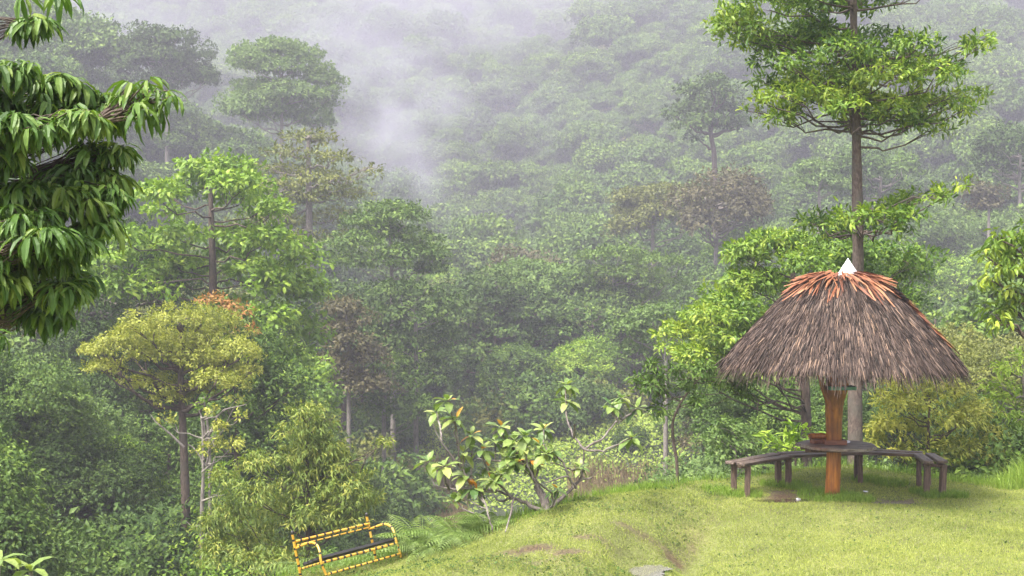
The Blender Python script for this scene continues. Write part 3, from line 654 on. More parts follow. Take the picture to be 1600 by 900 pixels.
# layered trees on the left spur
SP=[('forest_tree','mid green layered tree with wide level tiers right of the misty airy tree','m',100,(615,470),[(612,400),(608,330)],[(600,325,40,10),(640,340,40,12),(575,345,40,12),(660,370,34,12),(610,365,50,14),(560,380,50,16),(640,395,50,16),(590,410,60,16),(680,400,18,10),(540,400,30,14),(670,420,30,14)],L_MID,31),
    ('forest_tree','dark domed tree below the layered tree on the left spur','d',95,(650,600),[(650,520),(648,450)],[(620,455,40,20),(660,455,40,20),(690,480,28,22),(640,490,60,24),(600,500,40,24),(690,520,30,26),(640,540,60,28),(600,545,40,26),(700,560,26,24),(660,590,50,26)],L_DARK,32),
    ('forest_tree','brownish copper-leaved tree right of the bright layered tree','b',88,(545,640),[(545,560),(540,490)],[(535,480,30,14),(560,500,34,18),(525,515,34,20),(550,540,44,24),(580,560,34,24),(520,570,36,26),(560,600,50,28)],L_BROWN,33),
    ('forest_tree','mid green forest tree with level branches low in the left gully','m',92,(600,680),[(600,600),(600,560)],[(590,570,40,20),(620,600,40,24),(570,610,44,26),(610,640,60,26),(650,640,40,26)],L_MID,34),
    ('forest_tree','wide flat-crowned mid green tree on twin pale stems in the centre of the valley','m',128,(838,600),[(838,540),(835,460)],[(790,425,30,10),(830,415,40,10),(870,425,34,12),(780,450,34,16),(840,450,50,18),(900,445,34,14),(770,490,30,22),(820,490,44,24),(870,485,40,22),(920,470,26,16),(780,530,30,18)],L_MID,35),
    ('forest_tree','flat spreading green tree right of the wide flat-crowned one in the valley centre','m',122,(955,600),[(952,530),(960,420)],[(930,400,30,8),(970,395,40,9),(1010,405,34,9),(950,425,50,12),(1000,430,44,12),(1040,440,30,12),(960,460,50,14),(1010,465,40,16),(910,440,30,12),(1060,410,24,10)],L_MID,36),
    ('forest_tree','rounded olive tree lit on its crown, on the slope above the valley centre','o',165,(1020,420),[(1020,380),(1020,330)],[(1000,310,34,14),(1040,300,40,14),(1070,310,30,14),(980,330,26,14),(1020,330,40,18),(1060,335,36,20),(1000,350,30,16),(965,360,20,16),(1085,345,24,20)],L_OLIVE,37),
    ('forest_tree','broad dark tree wreathed in mist high at upper left','d',205,(260,240),[(262,180),(262,100)],[(240,55,36,16),(280,65,34,16),(210,75,34,18),(310,85,26,18),(250,90,50,22),(200,105,30,22),(290,115,40,26),(240,135,50,26),(320,120,20,20)],L_DARK,38),
    ('forest_tree','big domed pale tree standing clear on the misty left spur','p',188,(440,300),[(440,240),(440,120)],[(430,75,44,16),(470,90,40,18),(395,95,36,18),(440,110,50,20),(490,120,34,22),(400,135,44,22),(460,150,50,24),(515,150,22,20),(420,175,50,24),(490,185,40,26),(370,165,30,20)],L_PALE,39),
    ('forest_tree','round purple-brown crowned tree at the far right','b',150,(1545,420),[(1545,380),(1545,320)],[(1535,300,20,14),(1555,305,20,14),(1545,320,24,16)],L_BROWN,40),
    ('forest_tree','pale fresh green round tree between the bare-stemmed tree and the lawn tree','p',160,(1280,360),[(1280,320),(1280,290)],[(1265,262,22,10),(1290,265,24,12),(1280,285,34,14),(1255,285,20,12),(1305,290,18,12)],L_PALE,41),
    ('forest_tree','broad pale-leaved spreading tree with shiny leaves left of the thatched roof','p',84,(1040,640),[(1040,560),(1040,520)],[(1010,495,34,14),(1045,485,34,14),(980,515,30,16),(1020,525,40,18),(1060,510,30,16),(1000,550,36,18)],L_PALE,42)]
for nme,lab,_,Y,base,trk,cl,mt,sd_ in SP:
    big_tree(nme,lab,'tree',Y,base,trk,.0022*Y,cl,LF(.29 if Y<140 else .42,.16 if Y<140 else .26,6,6.0 if Y<140 else 3.8,T_SPEAR,shell=.5),mt,BARKG,sd_,back=2,limb=.3)
# emergent tree
big_tree('emergent_tree','tall emergent tree with long bare stem and round dark crown, right of centre','tree',190,(1118,345),[(1118,340),(1117,290),(1116,236),(1112,220),(1108,180)],.50,
  [(1085,140,26,13),(1110,133,26,12),(1130,150,24,14),(1080,165,30,14),(1108,165,36,18),(1140,172,20,14),(1060,180,22,12),(1110,190,40,14),(1085,195,26,10),(1145,195,26,12),(1160,185,14,8),(1090,212,14,6)],
  LF(.55,.32,6,2.2,T_SPEAR,shell=.6),L_DARK,BARK,43,limb=.45,r1=.3)
# the lawn tree with its tiers of whorled leaves
big_tree('lawn_tree','tall straight brown-trunked tree with wide tiers of fresh green leaves right behind the thatched shelter','tree',24,(1337,702),
  [(1336,640),(1336,600),(1339,500),(1341,420),(1340,340),(1339,270),(1338,200),(1336,120),(1334,40),(1332,-60),(1332,-160)],.15,
  [(1150,35,36,22,.6),(1195,15,55,22,.45),(1240,-10,55,24,.3),(1300,-15,60,24,.3),(1370,-15,60,22,.3),(1430,-5,36,14,.4),(1175,55,36,16,.5),(1225,60,50,22,.4),(1200,98,30,14,.35),(1270,55,50,24,.25),(1330,45,60,26,.2),(1385,50,50,24,.25),
   (1400,88,44,20,.4),(1445,82,36,15,.5),(1460,105,40,15,.45),(1495,88,24,10,.6),(1515,72,18,8,.7),(1535,60,13,6,.9),(1300,98,50,18,.4),(1350,95,40,16,.4),
   (1260,125,42,14,.6),(1310,128,50,15,.65),(1365,132,50,16,.7),(1420,135,44,14,.6),(1215,112,24,10,.4),
   (1250,152,40,13,.75),(1205,160,28,9,.7),(1180,164,14,6,.75),(1225,185,28,9,.6),(1290,158,50,14,.75),(1340,160,50,14,.8),(1395,162,46,14,.75),(1450,158,40,12,.65),(1495,152,28,9,.6),(1530,153,18,7,.7),
   (1290,185,30,10,.5),(1370,185,40,12,.5),(1420,195,42,12,.45),(1450,208,20,7,.5),(1475,180,26,9,.5),(1240,170,34,10,.55),
   (1285,346,22,9,.45),(1312,342,34,12,.5),(1300,355,30,10,.4),(1355,335,30,12,.5),(1408,322,26,10,.5),(1438,310,18,8,.6),(1345,345,30,10,.4),(1380,342,28,10,.4),(1400,330,24,9,.5),(1425,316,20,8,.5),(1448,303,16,6,.6),(1466,294,10,5,.75),(1330,362,26,8,.35),(1365,360,26,9,.35),(1390,352,16,7,.35),
   (1240,-70,60,26,.4),(1400,-70,60,26,.4),(1320,-90,70,30,.4),(1280,-150,60,26,.4),(1370,-150,60,26,.4),(1325,-200,60,26,.5)],
  LF(.138,.046,8,33,T_LEAF,up=.45,droop=.25,shell=.5,spread=1.1,tintvar=.25),L_TALL,BARKT,51,limb=.17,r1=.05,back=3,sub=4,below=.35)
# bright tree behind the shelter
big_tree('spreading_tree','bright light green spreading tree behind and left of the thatched roof','tree',34,(1262,760),[(1260,640),(1255,540),(1240,440),(1235,400)],.16,
  [(1205,375,42,14,.6),(1250,385,44,16,.5),(1175,398,40,16,.6),(1225,412,50,20,.5),(1180,440,48,22,.5),(1240,450,50,22,.4),(1135,470,44,18,.6),(1095,492,38,16,.7),(1150,490,54,22,.5),(1060,520,30,14,.8),(1105,522,50,18,.7),(1045,545,20,10,.8),
   (1160,528,54,20,.5),(1085,548,44,14,.7),(1130,560,50,14,.6),(1190,570,40,16,.4),(1150,595,36,12,.4),(1300,392,50,22,.35),(1355,398,44,20,.35),(1400,405,44,20,.35),(1428,428,30,20,.35),(1380,435,40,22,.3),(1320,430,50,22,.3),(1095,575,26,9,.5),(1250,520,50,30,.3),(1395,470,40,24,.3)],
  LF(.16,.062,8,26,T_LEAF,shell=.5,up=.45,spread=1.1),L_TALL,BARK,52,back=2,limb=.2)
# right edge
big_tree('drooping_leaf_tree','tree with yellowish drooping leaves reaching in at the right edge level with the thatched roof','tree',22,(1690,770),[(1685,700),(1675,560),(1660,440),(1650,380),(1640,330)],.10,
  [(1555,372,24,12,.5),(1580,385,28,18,.5),(1600,370,26,14,.5),(1545,398,18,10,.7),(1570,412,28,16,.6),(1600,425,28,22,.5),(1555,435,16,10,.7),(1580,455,20,16,.6),(1600,480,24,20,.5),(1562,492,14,12,.6),(1640,400,40,30,.5),(1650,470,40,40,.5),(1560,505,10,8,.7),(1650,340,40,30,.5),(1610,350,20,10,.6)],
  LF(.16,.055,8,24,T_DROOP,droop=.9,up=.35,shell=.8),L_TALL,BARK,53)
big_tree('pinnate_leaf_tree','light green feathery small tree at the right edge below the drooping branches','tree',28,(1615,800),[(1612,700),(1600,600),(1595,560)],.08,
  [(1575,575,30,12,.7),(1600,560,24,12,.6),(1560,600,26,10,.7),(1590,615,34,16,.6),(1572,640,26,12,.6),(1600,660,30,20,.5),(1560,625,16,8,.7),(1620,600,30,20,.5),(1585,690,34,20,.6)],
  LF(.16,.045,8,22,T_SPEAR,droop=.4,shell=.8),L_BRIGHT,BARKG,54)
# yellow shrub
big_tree('yellow_shrub','dense yellowish green leafy shrub right of the shelter behind the bench','shrub',27,(1450,770),[(1450,700),(1452,620)],.05,
  [(1400,600,26,12,.7),(1440,592,34,14,.6),(1385,625,28,18,.7),(1425,630,40,22,.6),(1465,615,40,20,.5),(1500,610,34,18,.6),(1390,665,32,20,.7),(1435,670,44,24,.5),(1480,655,44,24,.5),(1520,640,34,22,.6),(1400,705,34,18,.6),(1450,712,44,20,.4),(1500,700,44,24,.4),(1545,680,30,24,.5),(1545,715,30,16,.4),(1370,690,18,14,.6)],
  LF(.13,.042,8,27,T_SPEAR,droop=.5,up=.35,shell=.85,spread=1.1,tintvar=.3),L_YELLOW,BARK,55,back=3,depth=.5)
# slim tree at the berm
def slim(e,org,rng): pass
big_tree('slim_tree','slim crooked sapling with bare stem at the lawn edge left of the shelter','tree',21.6,(1060,748),[(1058,720),(1052,690),(1050,660),(1060,635),(1075,612),(1092,592),(1112,575),(1130,560)],.03,
  [(1040,612,22,9),(1012,602,20,7),(1000,590,12,5),(1030,590,18,7),(1075,598,18,8),(1100,575,24,9),(1130,590,26,9),(1150,600,20,8),(1035,640,16,6),(1090,625,16,6),(1145,575,22,8),(1020,572,14,5),(1165,615,14,6),(1060,575,16,6)],
  LF(.12,.034,7,75,T_LEAF,droop=.4,shell=.95),L_MID,BARK,56,r1=.01,limb=.35,depth=.5)
# broad-leaved plant and pale shrub behind the bench
big_tree('broad_leaf_plant','fresh green rosette-leaved plant behind the bench left of the shelter post','plant',24,(1243,735),[(1243,710),(1243,690)],.03,
  [(1225,688,20,10,.7),(1250,680,22,10,.7),(1240,700,30,12,.6),(1270,695,20,10,.6),(1215,702,14,8,.7)],LF(.22,.06,8,14,T_LEAF,up=.35,droop=0),L_BRIGHT,BARK,57)
big_tree('pale_shrub','pale green rounded leafy shrub beyond the left end of the bench','shrub',30,(1150,770),[(1150,730),(1150,680)],.05,
  [(1140,668,22,10),(1160,675,22,12),(1125,685,20,12),(1150,695,34,16),(1180,690,18,14),(1130,712,26,14),(1170,718,28,14)],LF(.14,.06,8,20,T_LEAF),L_PALE,BARKG,58,back=2)

# ------------------------------------------------------------------ foreground tree at the left edge: whorls of long drooping leaves
def whorls(mb, pts, rng, n, L, W, droop, tint, tpl=T_DROOP, tilt=None, tv=.15, mi=0, spread=1.0):
    for i,p in enumerate(pts):
        k=rng.integers(n[0],n[1]+1); a=np.linspace(0,2*pi,k,endpoint=False)+rng.uniform(0,6.28)+rng.normal(0,.2,k)
        ax=nrm(np.array([rng.normal(0,.25),rng.normal(0,.25),1.0])+(0 if tilt is None else tilt[i])*1.0)
        u=nrm(np.cross(ax,[.3,.9,.1])); v=np.cross(ax,u)
        el=-droop+rng.normal(0,.22,k)
        d=(u*np.cos(a)[:,None]+v*np.sin(a)[:,None])*np.cos(el)[:,None]*spread+ax*np.sin(el)[:,None]
        nn=ax*np.cos(el)[:,None]-(u*np.cos(a)[:,None]+v*np.sin(a)[:,None])*np.sin(el)[:,None]+rng.normal(0,.12,(k,3))
        s=rng.uniform(.6,1.2,k)*rng.uniform(.65,1.2)
        add_leaves(mb, np.asarray(p)+d*L*.06, d, nn, L*s, W*s, np.clip((tint if np.ndim(tint)==0 else tint[i])+rng.normal(0,tv,k),0,1), tpl, mi)
rf=np.random.default_rng(61)
YF=6.2; oF=np.array([-4.1,YF+.3,float(groundz(-4.1,YF))])
eF=empty('foreground_tree',tuple(oF)); tag(eF,'dark glossy tree with whorls of long drooping leaves filling the left edge','tree')
tb=MB(); trk=np.array([[-4.1,YF+.3,oF[2]-.2],[-4.05,YF+.3,1.5],[-4.0,YF+.25,3.2],[-3.9,YF+.3,4.8],[-3.85,YF+.3,6.2]]); tb.tube(trk-oF,[.16,.14,.12,.08,.03],10)
cl=[(20,115,50,14),(70,120,40,14),(110,140,40,16),(30,160,60,22),(90,170,60,22),(140,165,36,16),(155,195,30,16),(60,210,60,24),(120,225,46,20),(20,250,40,24),(90,265,60,24),(140,275,34,18),(150,300,22,14),
    (40,300,50,24),(100,310,50,22),(10,350,40,28),(60,350,46,24),(140,345,24,14),(120,370,36,14),(30,395,40,22),(80,400,40,20),(130,380,22,10),(20,440,36,22),(70,445,40,18),(110,450,22,12),(20,480,34,18),(60,490,34,14),(25,520,28,10),
    (-60,150,60,50),(-60,300,60,60),(-60,450,60,60),(-80,20,60,60),(5,10,24,12),(-60,520,40,30)]
pts_=[];tn=[]
for c in cl:
    C=px_clumps([c+( .5,rf.uniform(-.45,.45))],YF,rf)[0]; nn=int(12+c[2]*c[3]/32)
    q,o=clump_pts(C[:3],(C[3],C[3]*.9,C[5]),nn,rf,-.4,.5,.2); pts_+=list(q); t0=rf.normal(.42,.1); tn+=[t0+(.30 if rf.random()<.10 else rf.normal(0,.05)) for _ in q]
    zt=np.clip(C[2]-.25,trk[0,2],trk[-1,2]); a=np.array([np.interp(zt,trk[:,2],trk[:,i]) for i in range(3)]); e=np.array(C[:3])
    lim=curve_pts(a-oF,e-oF,6,.05,rf); tb.tube(lim,np.linspace(.022,.006,6),6,cap=False)
    for x in q: tb.tube(curve_pts(lim[rf.integers(3,6)],x-oF,4,.04,rf),[.005,.004,.003,.0025],4,cap=False)
for u,v,t in ((195,140,.5),(210,145,.5),(232,125,.55),(250,150,.5),(270,150,.55),(228,182,.45),(248,172,.5),(205,128,.6),(225,135,.6),(245,138,.55),(262,142,.55),(240,158,.5),(215,160,.4),(200,150,.5),(222,170,.4),(185,150,.5),(35,-5,.5),(85,-8,.5),(100,-12,.4),(60,-20,.4)):
    p=P(u,v,YF+rf.uniform(-.12,.12)); pts_.append(p); tn.append(t); tb.tube(curve_pts(P(150 if v>50 else 0,190 if v>50 else -40,YF)-oF,p-oF,5,.03,rf),[.007,.006,.005,.004,.003],5,cap=False)
tb.build('trunk',BARK,eF,smooth=True)
cb=MB(); whorls(cb,np.array(pts_)-oF,rf,(7,9),.112,.027,.42,np.array(tn)); cb.build('crown',L_NEAR,eF)

# ------------------------------------------------------------------ broad-leaved crooked shrub on the berm
rb_=np.random.default_rng(71); YB=18.5
oB=np.array([YB*(858-800)/2000,YB,float(groundz(YB*58/2000,YB))]); eB=empty('broad_leaf_shrub',tuple(oB)); tag(eB,'crooked-branched shrub with big pale leaves, a few orange, on the grassy bank','shrub')
fx=lambda x,y:(640+x/3.913,580+y/3.913)
paths=[[(857,800),(870,785),(897,763),(912,748),(913,702)],[(913,702),(897,685),(889,664),(887,612)],[(897,685),(896,665),(895,655)],[(913,702),(945,686),(968,662),(975,630)],[(970,655),(990,652),(1004,643)],[(968,662),(956,645),(955,636)],[(913,702),(938,704),(962,692),(984,678)],[(908,750),(926,743)],
  [(857,800),(845,772),(838,763)],[(855,800),(825,790),(803,779),(776,768),(750,768)],[(776,768),(735,765),(703,765),(680,762),(672,745),(668,722)],[(703,765),(698,750),(698,722)],[(800,779),(770,745),(758,725),(752,705)],[(750,768),(722,735),(716,700),(713,665),(706,640)],[(716,700),(712,675),(712,656)],[(735,765),(737,720),(737,690)],
  [(857,800),(836,750),(820,725),(800,700),(788,695)],[(836,750),(850,710),(852,680)],[(820,725),(822,695),(818,668)],[(857,800),(865,780),(862,765),(845,748),(832,735)],[(900,763),(885,740),(850,748)],[(897,763),(880,725),(868,716)],[(913,735),(895,737),(880,730),(860,728)],[(722,735),(690,690),(678,660)],[(690,690),(686,675),(678,655)],[(752,768),(765,800),(770,815)],[(803,779),(795,800),(790,812)],
  [(820,725),(790,720),(765,725),(745,722)],[(868,716),(855,706),(851,695)],[(800,779),(780,790),(760,770)]]
tb=MB(); nodes=[]
for i,pl in enumerate(paths):
    q=np.array([P(a,b,YB) for a,b in pl]); dy=rb_.uniform(-.9,.9); q[:,1]+=np.linspace(0,1,len(q))*(dy if i not in(0,8) else .2)
    if i==8: r=[.075,.06,.045]
    else: r=np.linspace(.038 if i in(0,9,16) else .018,.009,len(q))
    t=np.linspace(0,len(q)-1,len(q)*3); qs=np.stack([np.interp(t,np.arange(len(q)),q[:,j]) for j in range(3)],-1); qs[1:-1]=qs[:-2]*.25+qs[1:-1]*.5+qs[2:]*.25; qs[1:-1]+=rb_.normal(0,.008,qs[1:-1].shape)
    tb.tube(qs-oB,np.interp(t,np.arange(len(q)),r),7,cap=False); nodes+=list(qs)
W_=[(235,175,7),(150,280,4),(290,285,8),(380,390,7),(110,560,6),(150,600,5),(230,530,7),(330,500,6),(440,475,6),(560,360,9),(590,465,12),(700,350,12),(690,415,8),(830,400,10),(830,500,8),(750,590,12),(740,540,7),(480,600,10),(340,640,11),(390,710,12),(440,760,8),(610,530,10),(650,560,8),(1040,590,9),(975,120,12),(975,215,6),(1310,185,6),(1410,250,7),(1235,215,8),(1350,395,8),(270,800,8),(510,660,8),(560,620,7),(800,450,7),(520,440,6),(320,760,7),(640,430,8),(900,700,5),(880,480,6)]
nodes=np.array(nodes); cb=MB(); pp=[];kk=[]
for x,y,k in W_:
    u,v=fx(x,y); p0=P(u,v,YB); d=np.hypot(nodes[:,0]-p0[0],nodes[:,2]-p0[2]); cand=nodes[d<max(.12,np.sort(d)[3])]; a=cand[rb_.integers(len(cand))]; p=np.array([p0[0],a[1]+rb_.uniform(-.1,.1),p0[2]])
    low=nodes[(nodes[:,2]<p[2]-.15)]; a=low[np.argmin(((low-p)**2).sum(1))] if len(low) else a
    tb.tube(curve_pts(a-oB,p-oB,5,.06,rb_,.03),[.013,.011,.01,.009,.008],6,cap=False); pp.append(p-oB); kk.append(k)
for p,k in zip(pp,kk):
    n=int(k*1.1)+3; a=rb_.uniform(0,6.28)+np.arange(n)*2.4; el=np.linspace(1.0,-.85,n)+rb_.normal(0,.2,n)
    d=np.stack([np.cos(a)*np.cos(el),np.sin(a)*np.cos(el),np.sin(el)],-1); nn=np.stack([-np.cos(a)*np.sin(el),-np.sin(a)*np.sin(el),np.cos(el)],-1)+rb_.normal(0,.15,(n,3))
    s=rb_.uniform(.6,1.1,n)*np.where(el>.5,.7,1)
    tint=np.clip(.5+rb_.normal(0,.25,n),0,1); mi=(rb_.random(n)<.045).astype(int)
    for m in (0,1):
        q=mi==m; add_leaves(cb,np.repeat(p[None],q.sum(),0)+d[q]*.02,d[q],nn[q],.25*s[q],.150*s[q],tint[q],T_LEAF,m)
tb.build('branch',woodmat('bark_shrub',(.05,.042,.038),(.20,.17,.15),9,(1,1,.5),.85,.6,(.30,.28,.25)),eB,smooth=True); cb.build('leaves',[L_BIG,L_BIGOR],eB)

# big-leaved plant poking up at the bottom left corner
YC=9.0; xC=YC*(35-800)/2000; oC=np.array([xC,YC,float(groundz(xC,YC))]); eC=empty('broad_leaf_plant',tuple(oC)); tag(eC,'plant with big yellow green leaves poking up in the bottom left corner','plant')
tb=MB(); cb=MB(); rc=np.random.default_rng(4)
for u,v,k in ((48,893,5),(0,880,7),(-40,890,7),(20,915,6)):
    p=P(u,v,YC+rc.uniform(-.2,.2)); tb.tube(curve_pts((0,0,-.1),p-oC,6,-.05,rc),np.linspace(.025,.012,6),6)
    a=np.linspace(0,2*pi,k,endpoint=False)+rc.uniform(0,1); el=rc.uniform(.1,.8,k)
    d=np.stack([np.cos(a)*np.cos(el),np.sin(a)*np.cos(el),np.sin(el)],-1); nn=np.stack([-np.cos(a)*np.sin(el),-np.sin(a)*np.sin(el),np.cos(el)],-1)
    add_leaves(cb,np.repeat((p-oC)[None],k,0),d,nn,rc.uniform(.15,.22,k),rc.uniform(.07,.09,k),rc.uniform(.3,.7,k),T_DROOP)
tb.build('stem',BARKG,eC,smooth=True); cb.build('leaves',L_BIG,eC)

# ------------------------------------------------------------------ ferns
def fern_mesh(rng, n=9, L=.72):
    cb=MB()
    for i in range(n):
        a=2*pi*i/n+rng.normal(0,.25); l=L*rng.uniform(.75,1.15); t=np.linspace(0,1,13); el=rng.uniform(.75,1.15)
        r=l*(t*cos(el)+.35*t**2); z=l*(t*sin(el)-.62*t**2.2); q=np.stack([r*cos(a),r*sin(a),z],-1)
        cb.tube(q,np.linspace(.006,.0015,13),4,.4,cap=False)
        tt=np.linspace(.14,.99,17); pq=np.stack([np.interp(tt,t,q[:,j]) for j in range(3)],-1); T=nrm(np.stack([np.interp(tt,t,np.gradient(q[:,j])) for j in range(3)],-1))
        side=nrm(np.cross(T,[0,0,1])); up=np.cross(side,T); pl=l*.26*np.sin(np.clip(tt*.95+.08,0,1)*pi)**.7
        for s in(-1,1):
            d=nrm(side*s+T*.35-np.array([0,0,.2])); add_leaves(cb,pq,d,up+rng.normal(0,.1,up.shape),pl,np.full(17,.017),np.clip(.5+rng.normal(0,.15,17),0,1),T_SPEAR)
    return cb
rfn=np.random.default_rng(81); fms=[fern_mesh(rfn) for _ in range(3)]; fob=[None]*3; FL=[]
FE=[(655,815),(685,808),(715,803),(640,830),(672,835),(705,825),(735,805),(650,800),(600,850),(560,862),(535,850),(580,835),(640,845),(500,868),(760,800),(620,822),(690,795),(1545,735),(1575,728),(1590,745),(1230,735),(545,880),(1520,745)]
for i,(u,v) in enumerate(FE):
    Y=18.9+rfn.uniform(-.3,.5) if u<1000 else 23; x=Y*(u-800)/2000; 
    if u<650: Y=rfn.uniform(18.9,19.6)
    elif u<1000: Y=rfn.uniform(18.2,18.8)
    x=Y*(u-800)/2000; z=max(float(groundz(x,Y)), P(u,v,Y)[2]-.35) if u<1000 else float(groundz(x,Y))
    z=float(groundz(x,Y))
    lab='pale arching fern '+('on the bank behind the striped bench' if u<645 else 'at the foot of the broad-leaved shrub' if u<1000 else 'in the tall grass right of the lawn' if u>1400 else 'behind the left part of the plank bench')
    if fob[i%3] is None: o=fms[i%3].build('fern',L_FERN); fob[i%3]=o
    else: o=fob[i%3].copy(); SC.collection.objects.link(o)
    o.location=(x,Y,z-.02); o.rotation_euler=(rfn.normal(0,.12),rfn.normal(0,.12),rfn.uniform(0,6.28)); s=rfn.uniform(.8,1.3); o.scale=(s,s,s*1.1); FL.append((o,u,lab))

relabel(FL,'fern','ferns on the bank and round the lawn')
# ------------------------------------------------------------------ grass
rg=np.random.default_rng(91)
def blades(name,label,x,y,h,wd,mat,lean=.5,kmin=0):
    n=len(x); z=groundz(x,y)-.005; a=rg.uniform(0,2*pi,n); b=rg.uniform(0,2*pi,n); ln=h*np.abs(rg.normal(0,lean,n))
    ca,sa=np.cos(a)*wd/2,np.sin(a)*wd/2; dx,dy=np.cos(b)*ln,np.sin(b)*ln
    V=np.stack([np.stack([x-ca,y-sa,z],-1),np.stack([x+ca,y+sa,z],-1),np.stack([x+dx*.35+ca*.7,y+dy*.35+sa*.7,z+h*.6],-1),np.stack([x+dx*.35-ca*.7,y+dy*.35-sa*.7,z+h*.6],-1),np.stack([x+dx,y+dy,z+h*np.clip(1-.3*(ln/h)**2,.3,1)],-1)],1)
    o=(np.arange(n)*5)[:,None]; m=MB(); t=np.clip(.5+rg.normal(0,.26,n)+6*nz_near(x*1.1+3,y*1.6),0,1)
    m.v.append(V.reshape(-1,3)); m.n=n*5; m.f=[np.concatenate([o,o+1,o+2,o+3],1),np.concatenate([o+3,o+2,o+4],1)]; m.t=[t,t]; m.m=[np.zeros(n),np.zeros(n)]
    ob=m.build(name,mat); tag(ob,label,'grass',None,'stuff'); return ob
def inpud(x,y):
    r=np.zeros(len(x),bool)
    for cx,cy,rx,ry,rot in pud_xy:
        dx,dy=x-cx,y-cy; a=dx*cos(rot)+dy*sin(rot); b=-dx*sin(rot)+dy*cos(rot); r|=((a/rx)**2+(b/ry)**2<.95-.35*rg.random(len(x)))
    return r
def cand(n,x0,x1,y0,y1):
    # denser near the camera
    y=y0+(y1-y0)*rg.random(n)**1.2; x=rg.uniform(x0,x1,n); k=(np.abs(x)<y*.43+.5); return x[k],y[k]
x,y=cand(560000,-4.6,10,14.2,23.2); lw,fd,md=masks(x,y,0)
k=(rg.random(len(x))<lw*(1-.97*sm(md*1.5-.25+.5*nz_mud(x*6,y*7))))&~inpud(x,y); x,y=x[k],y[k]
cl_=nz_near(x*2,y*2)*14
blades('lawn_grass','short mown yellowish green grass covering the lawn and the low bank',x,y,(.022+.018*rg.random(len(x)))*(1+.35*np.clip(cl_,-.6,1)),rg.uniform(.004,.009,len(x)),L_GRASS,.8)
x,y=cand(70000,-4.2,9.5,14.4,22); lw,fd,md=masks(x,y,0); d=(x-1.65)-(y-15.6)*.4
k=(rg.random(len(x))<lw*(1-md)*np.where(d<0,.75,.16)*np.clip(.35+.9*nz_mud(x*.8,y*1.1),.03,1))&~inpud(x,y); x,y=x[k],y[k]; n=len(x)
m=MB(); dd=sph(n,rg,.0); dd[:,2]*=.5; add_leaves(m,np.stack([x,y,groundz(x,y)+rg.uniform(.008,.03,n)],-1),dd,np.array([0,0,1.])+sph(n,rg)*.4,rg.uniform(.02,.05,n),rg.uniform(.014,.03,n),np.clip(.35+rg.normal(0,.2,n),0,1),T_LEAF)
o=m.build('lawn_weeds',L_MID); tag(o,'small broad-leaved weeds mixed into the grass of the lawn and bank','weeds',None,'stuff')
# longer blades along the crest and behind, round the posts
x,y=cand(260000,-4.5,10,16.5,25.5); ye=edgeY(x); d=y-ye; k=(d>-.35+.25*nz_near(x*2,y)*10)&(d<1.6)&(x>-3.4); pr=np.clip(.45+nz_near(x*1.2,y*1.1)*10,.15,1); k&=rg.random(len(x))<pr*np.where(x>3.6,.55,1); x,y,d=x[k],y[k],d[k]
blades('long_grass','longer bright green grass blades along the crest of the bank',x,y,rg.uniform(.09,.27,len(x))*np.clip(.75+d,.45,1.2),rg.uniform(.006,.012,len(x)),L_TGRASS,.35)
tu=[];
for cx,cy,r_,n_ in ((3.5,20.0,.16,420),(3.75,20.0,.16,420),(4.35,20.9,.3,900),(4.6,20.7,.25,700),(5.9,21.3,.25,700),(6.6,20.05,.2,900),(6.95,20.05,.2,700),(6.45,20.3,.15,300),(4.95,19.95,.5,1500),(5.3,19.72,.3,700),(3.3,20.2,.3,500),(6.2,21.0,.3,600)):
    a=rg.uniform(0,6.28,n_); q=r_*np.sqrt(rg.random(n_)); tu.append(np.stack([cx+q*np.cos(a),cy+q*np.sin(a)],-1))
tu=np.concatenate(tu); blades('grass_tufts','unmown grass tufts round the bench legs and the shelter post',tu[:,0],tu[:,1],rg.uniform(.05,.14,len(tu)),rg.uniform(.006,.012,len(tu)),L_TGRASS,.5)
x=rg.uniform(8.0,12,16000); y=rg.uniform(21.0,26,16000); blades('tall_grass','tall arching bright grass at the right edge of the lawn',x,y,rg.uniform(.35,.85,len(x))*np.clip((x-7.9)/.9,.25,1),rg.uniform(.010,.02,len(x)),L_TGRASS,.55)
x=rg.uniform(-16,22,300000); y=rg.uniform(73,134,300000); lw,fd,md=masks(x,y,0); k=rg.random(len(x))<fd*.8; x,y=x[k],y[k]
blades('reddish_grass','reddish brown tall dry grass on the valley floor',x,y,rg.uniform(.7,1.5,len(x)),rg.uniform(.05,.10,len(x)),L_RED,.4)
# creepers over the mounds in the valley
m=MB()
for cx,cy,rx,ry,h in BUMPS:
    n=50000; a=rg.uniform(0,6.28,n); q=np.sqrt(rg.random(n))*1.7; X=cx+rx*q*np.cos(a); Y=cy+ry*q*np.sin(a); Z=groundz(X,Y)+np.abs(rg.normal(0,.35,n))+.5*np.maximum(0,nz_near(X*.6,Y*.6)*12)
    k=rg.random(n)<np.clip(2.0-q,0,1); X,Y,Z=X[k],Y[k],Z[k]; n=len(X); d=sph(n,rg); d[:,2]-=.2; add_leaves(m,np.stack([X,Y,Z],-1),d,np.array([0,-.4,1.])+sph(n,rg)*.6,rg.uniform(.2,.34,n),rg.uniform(.14,.24,n),np.clip(.5+rg.normal(0,.2,n),0,1),T_FAR)
o=m.build('creepers',L_COVER); tag(o,'bright green creepers covering the low mounds on the valley floor','creepers',None,'stuff')

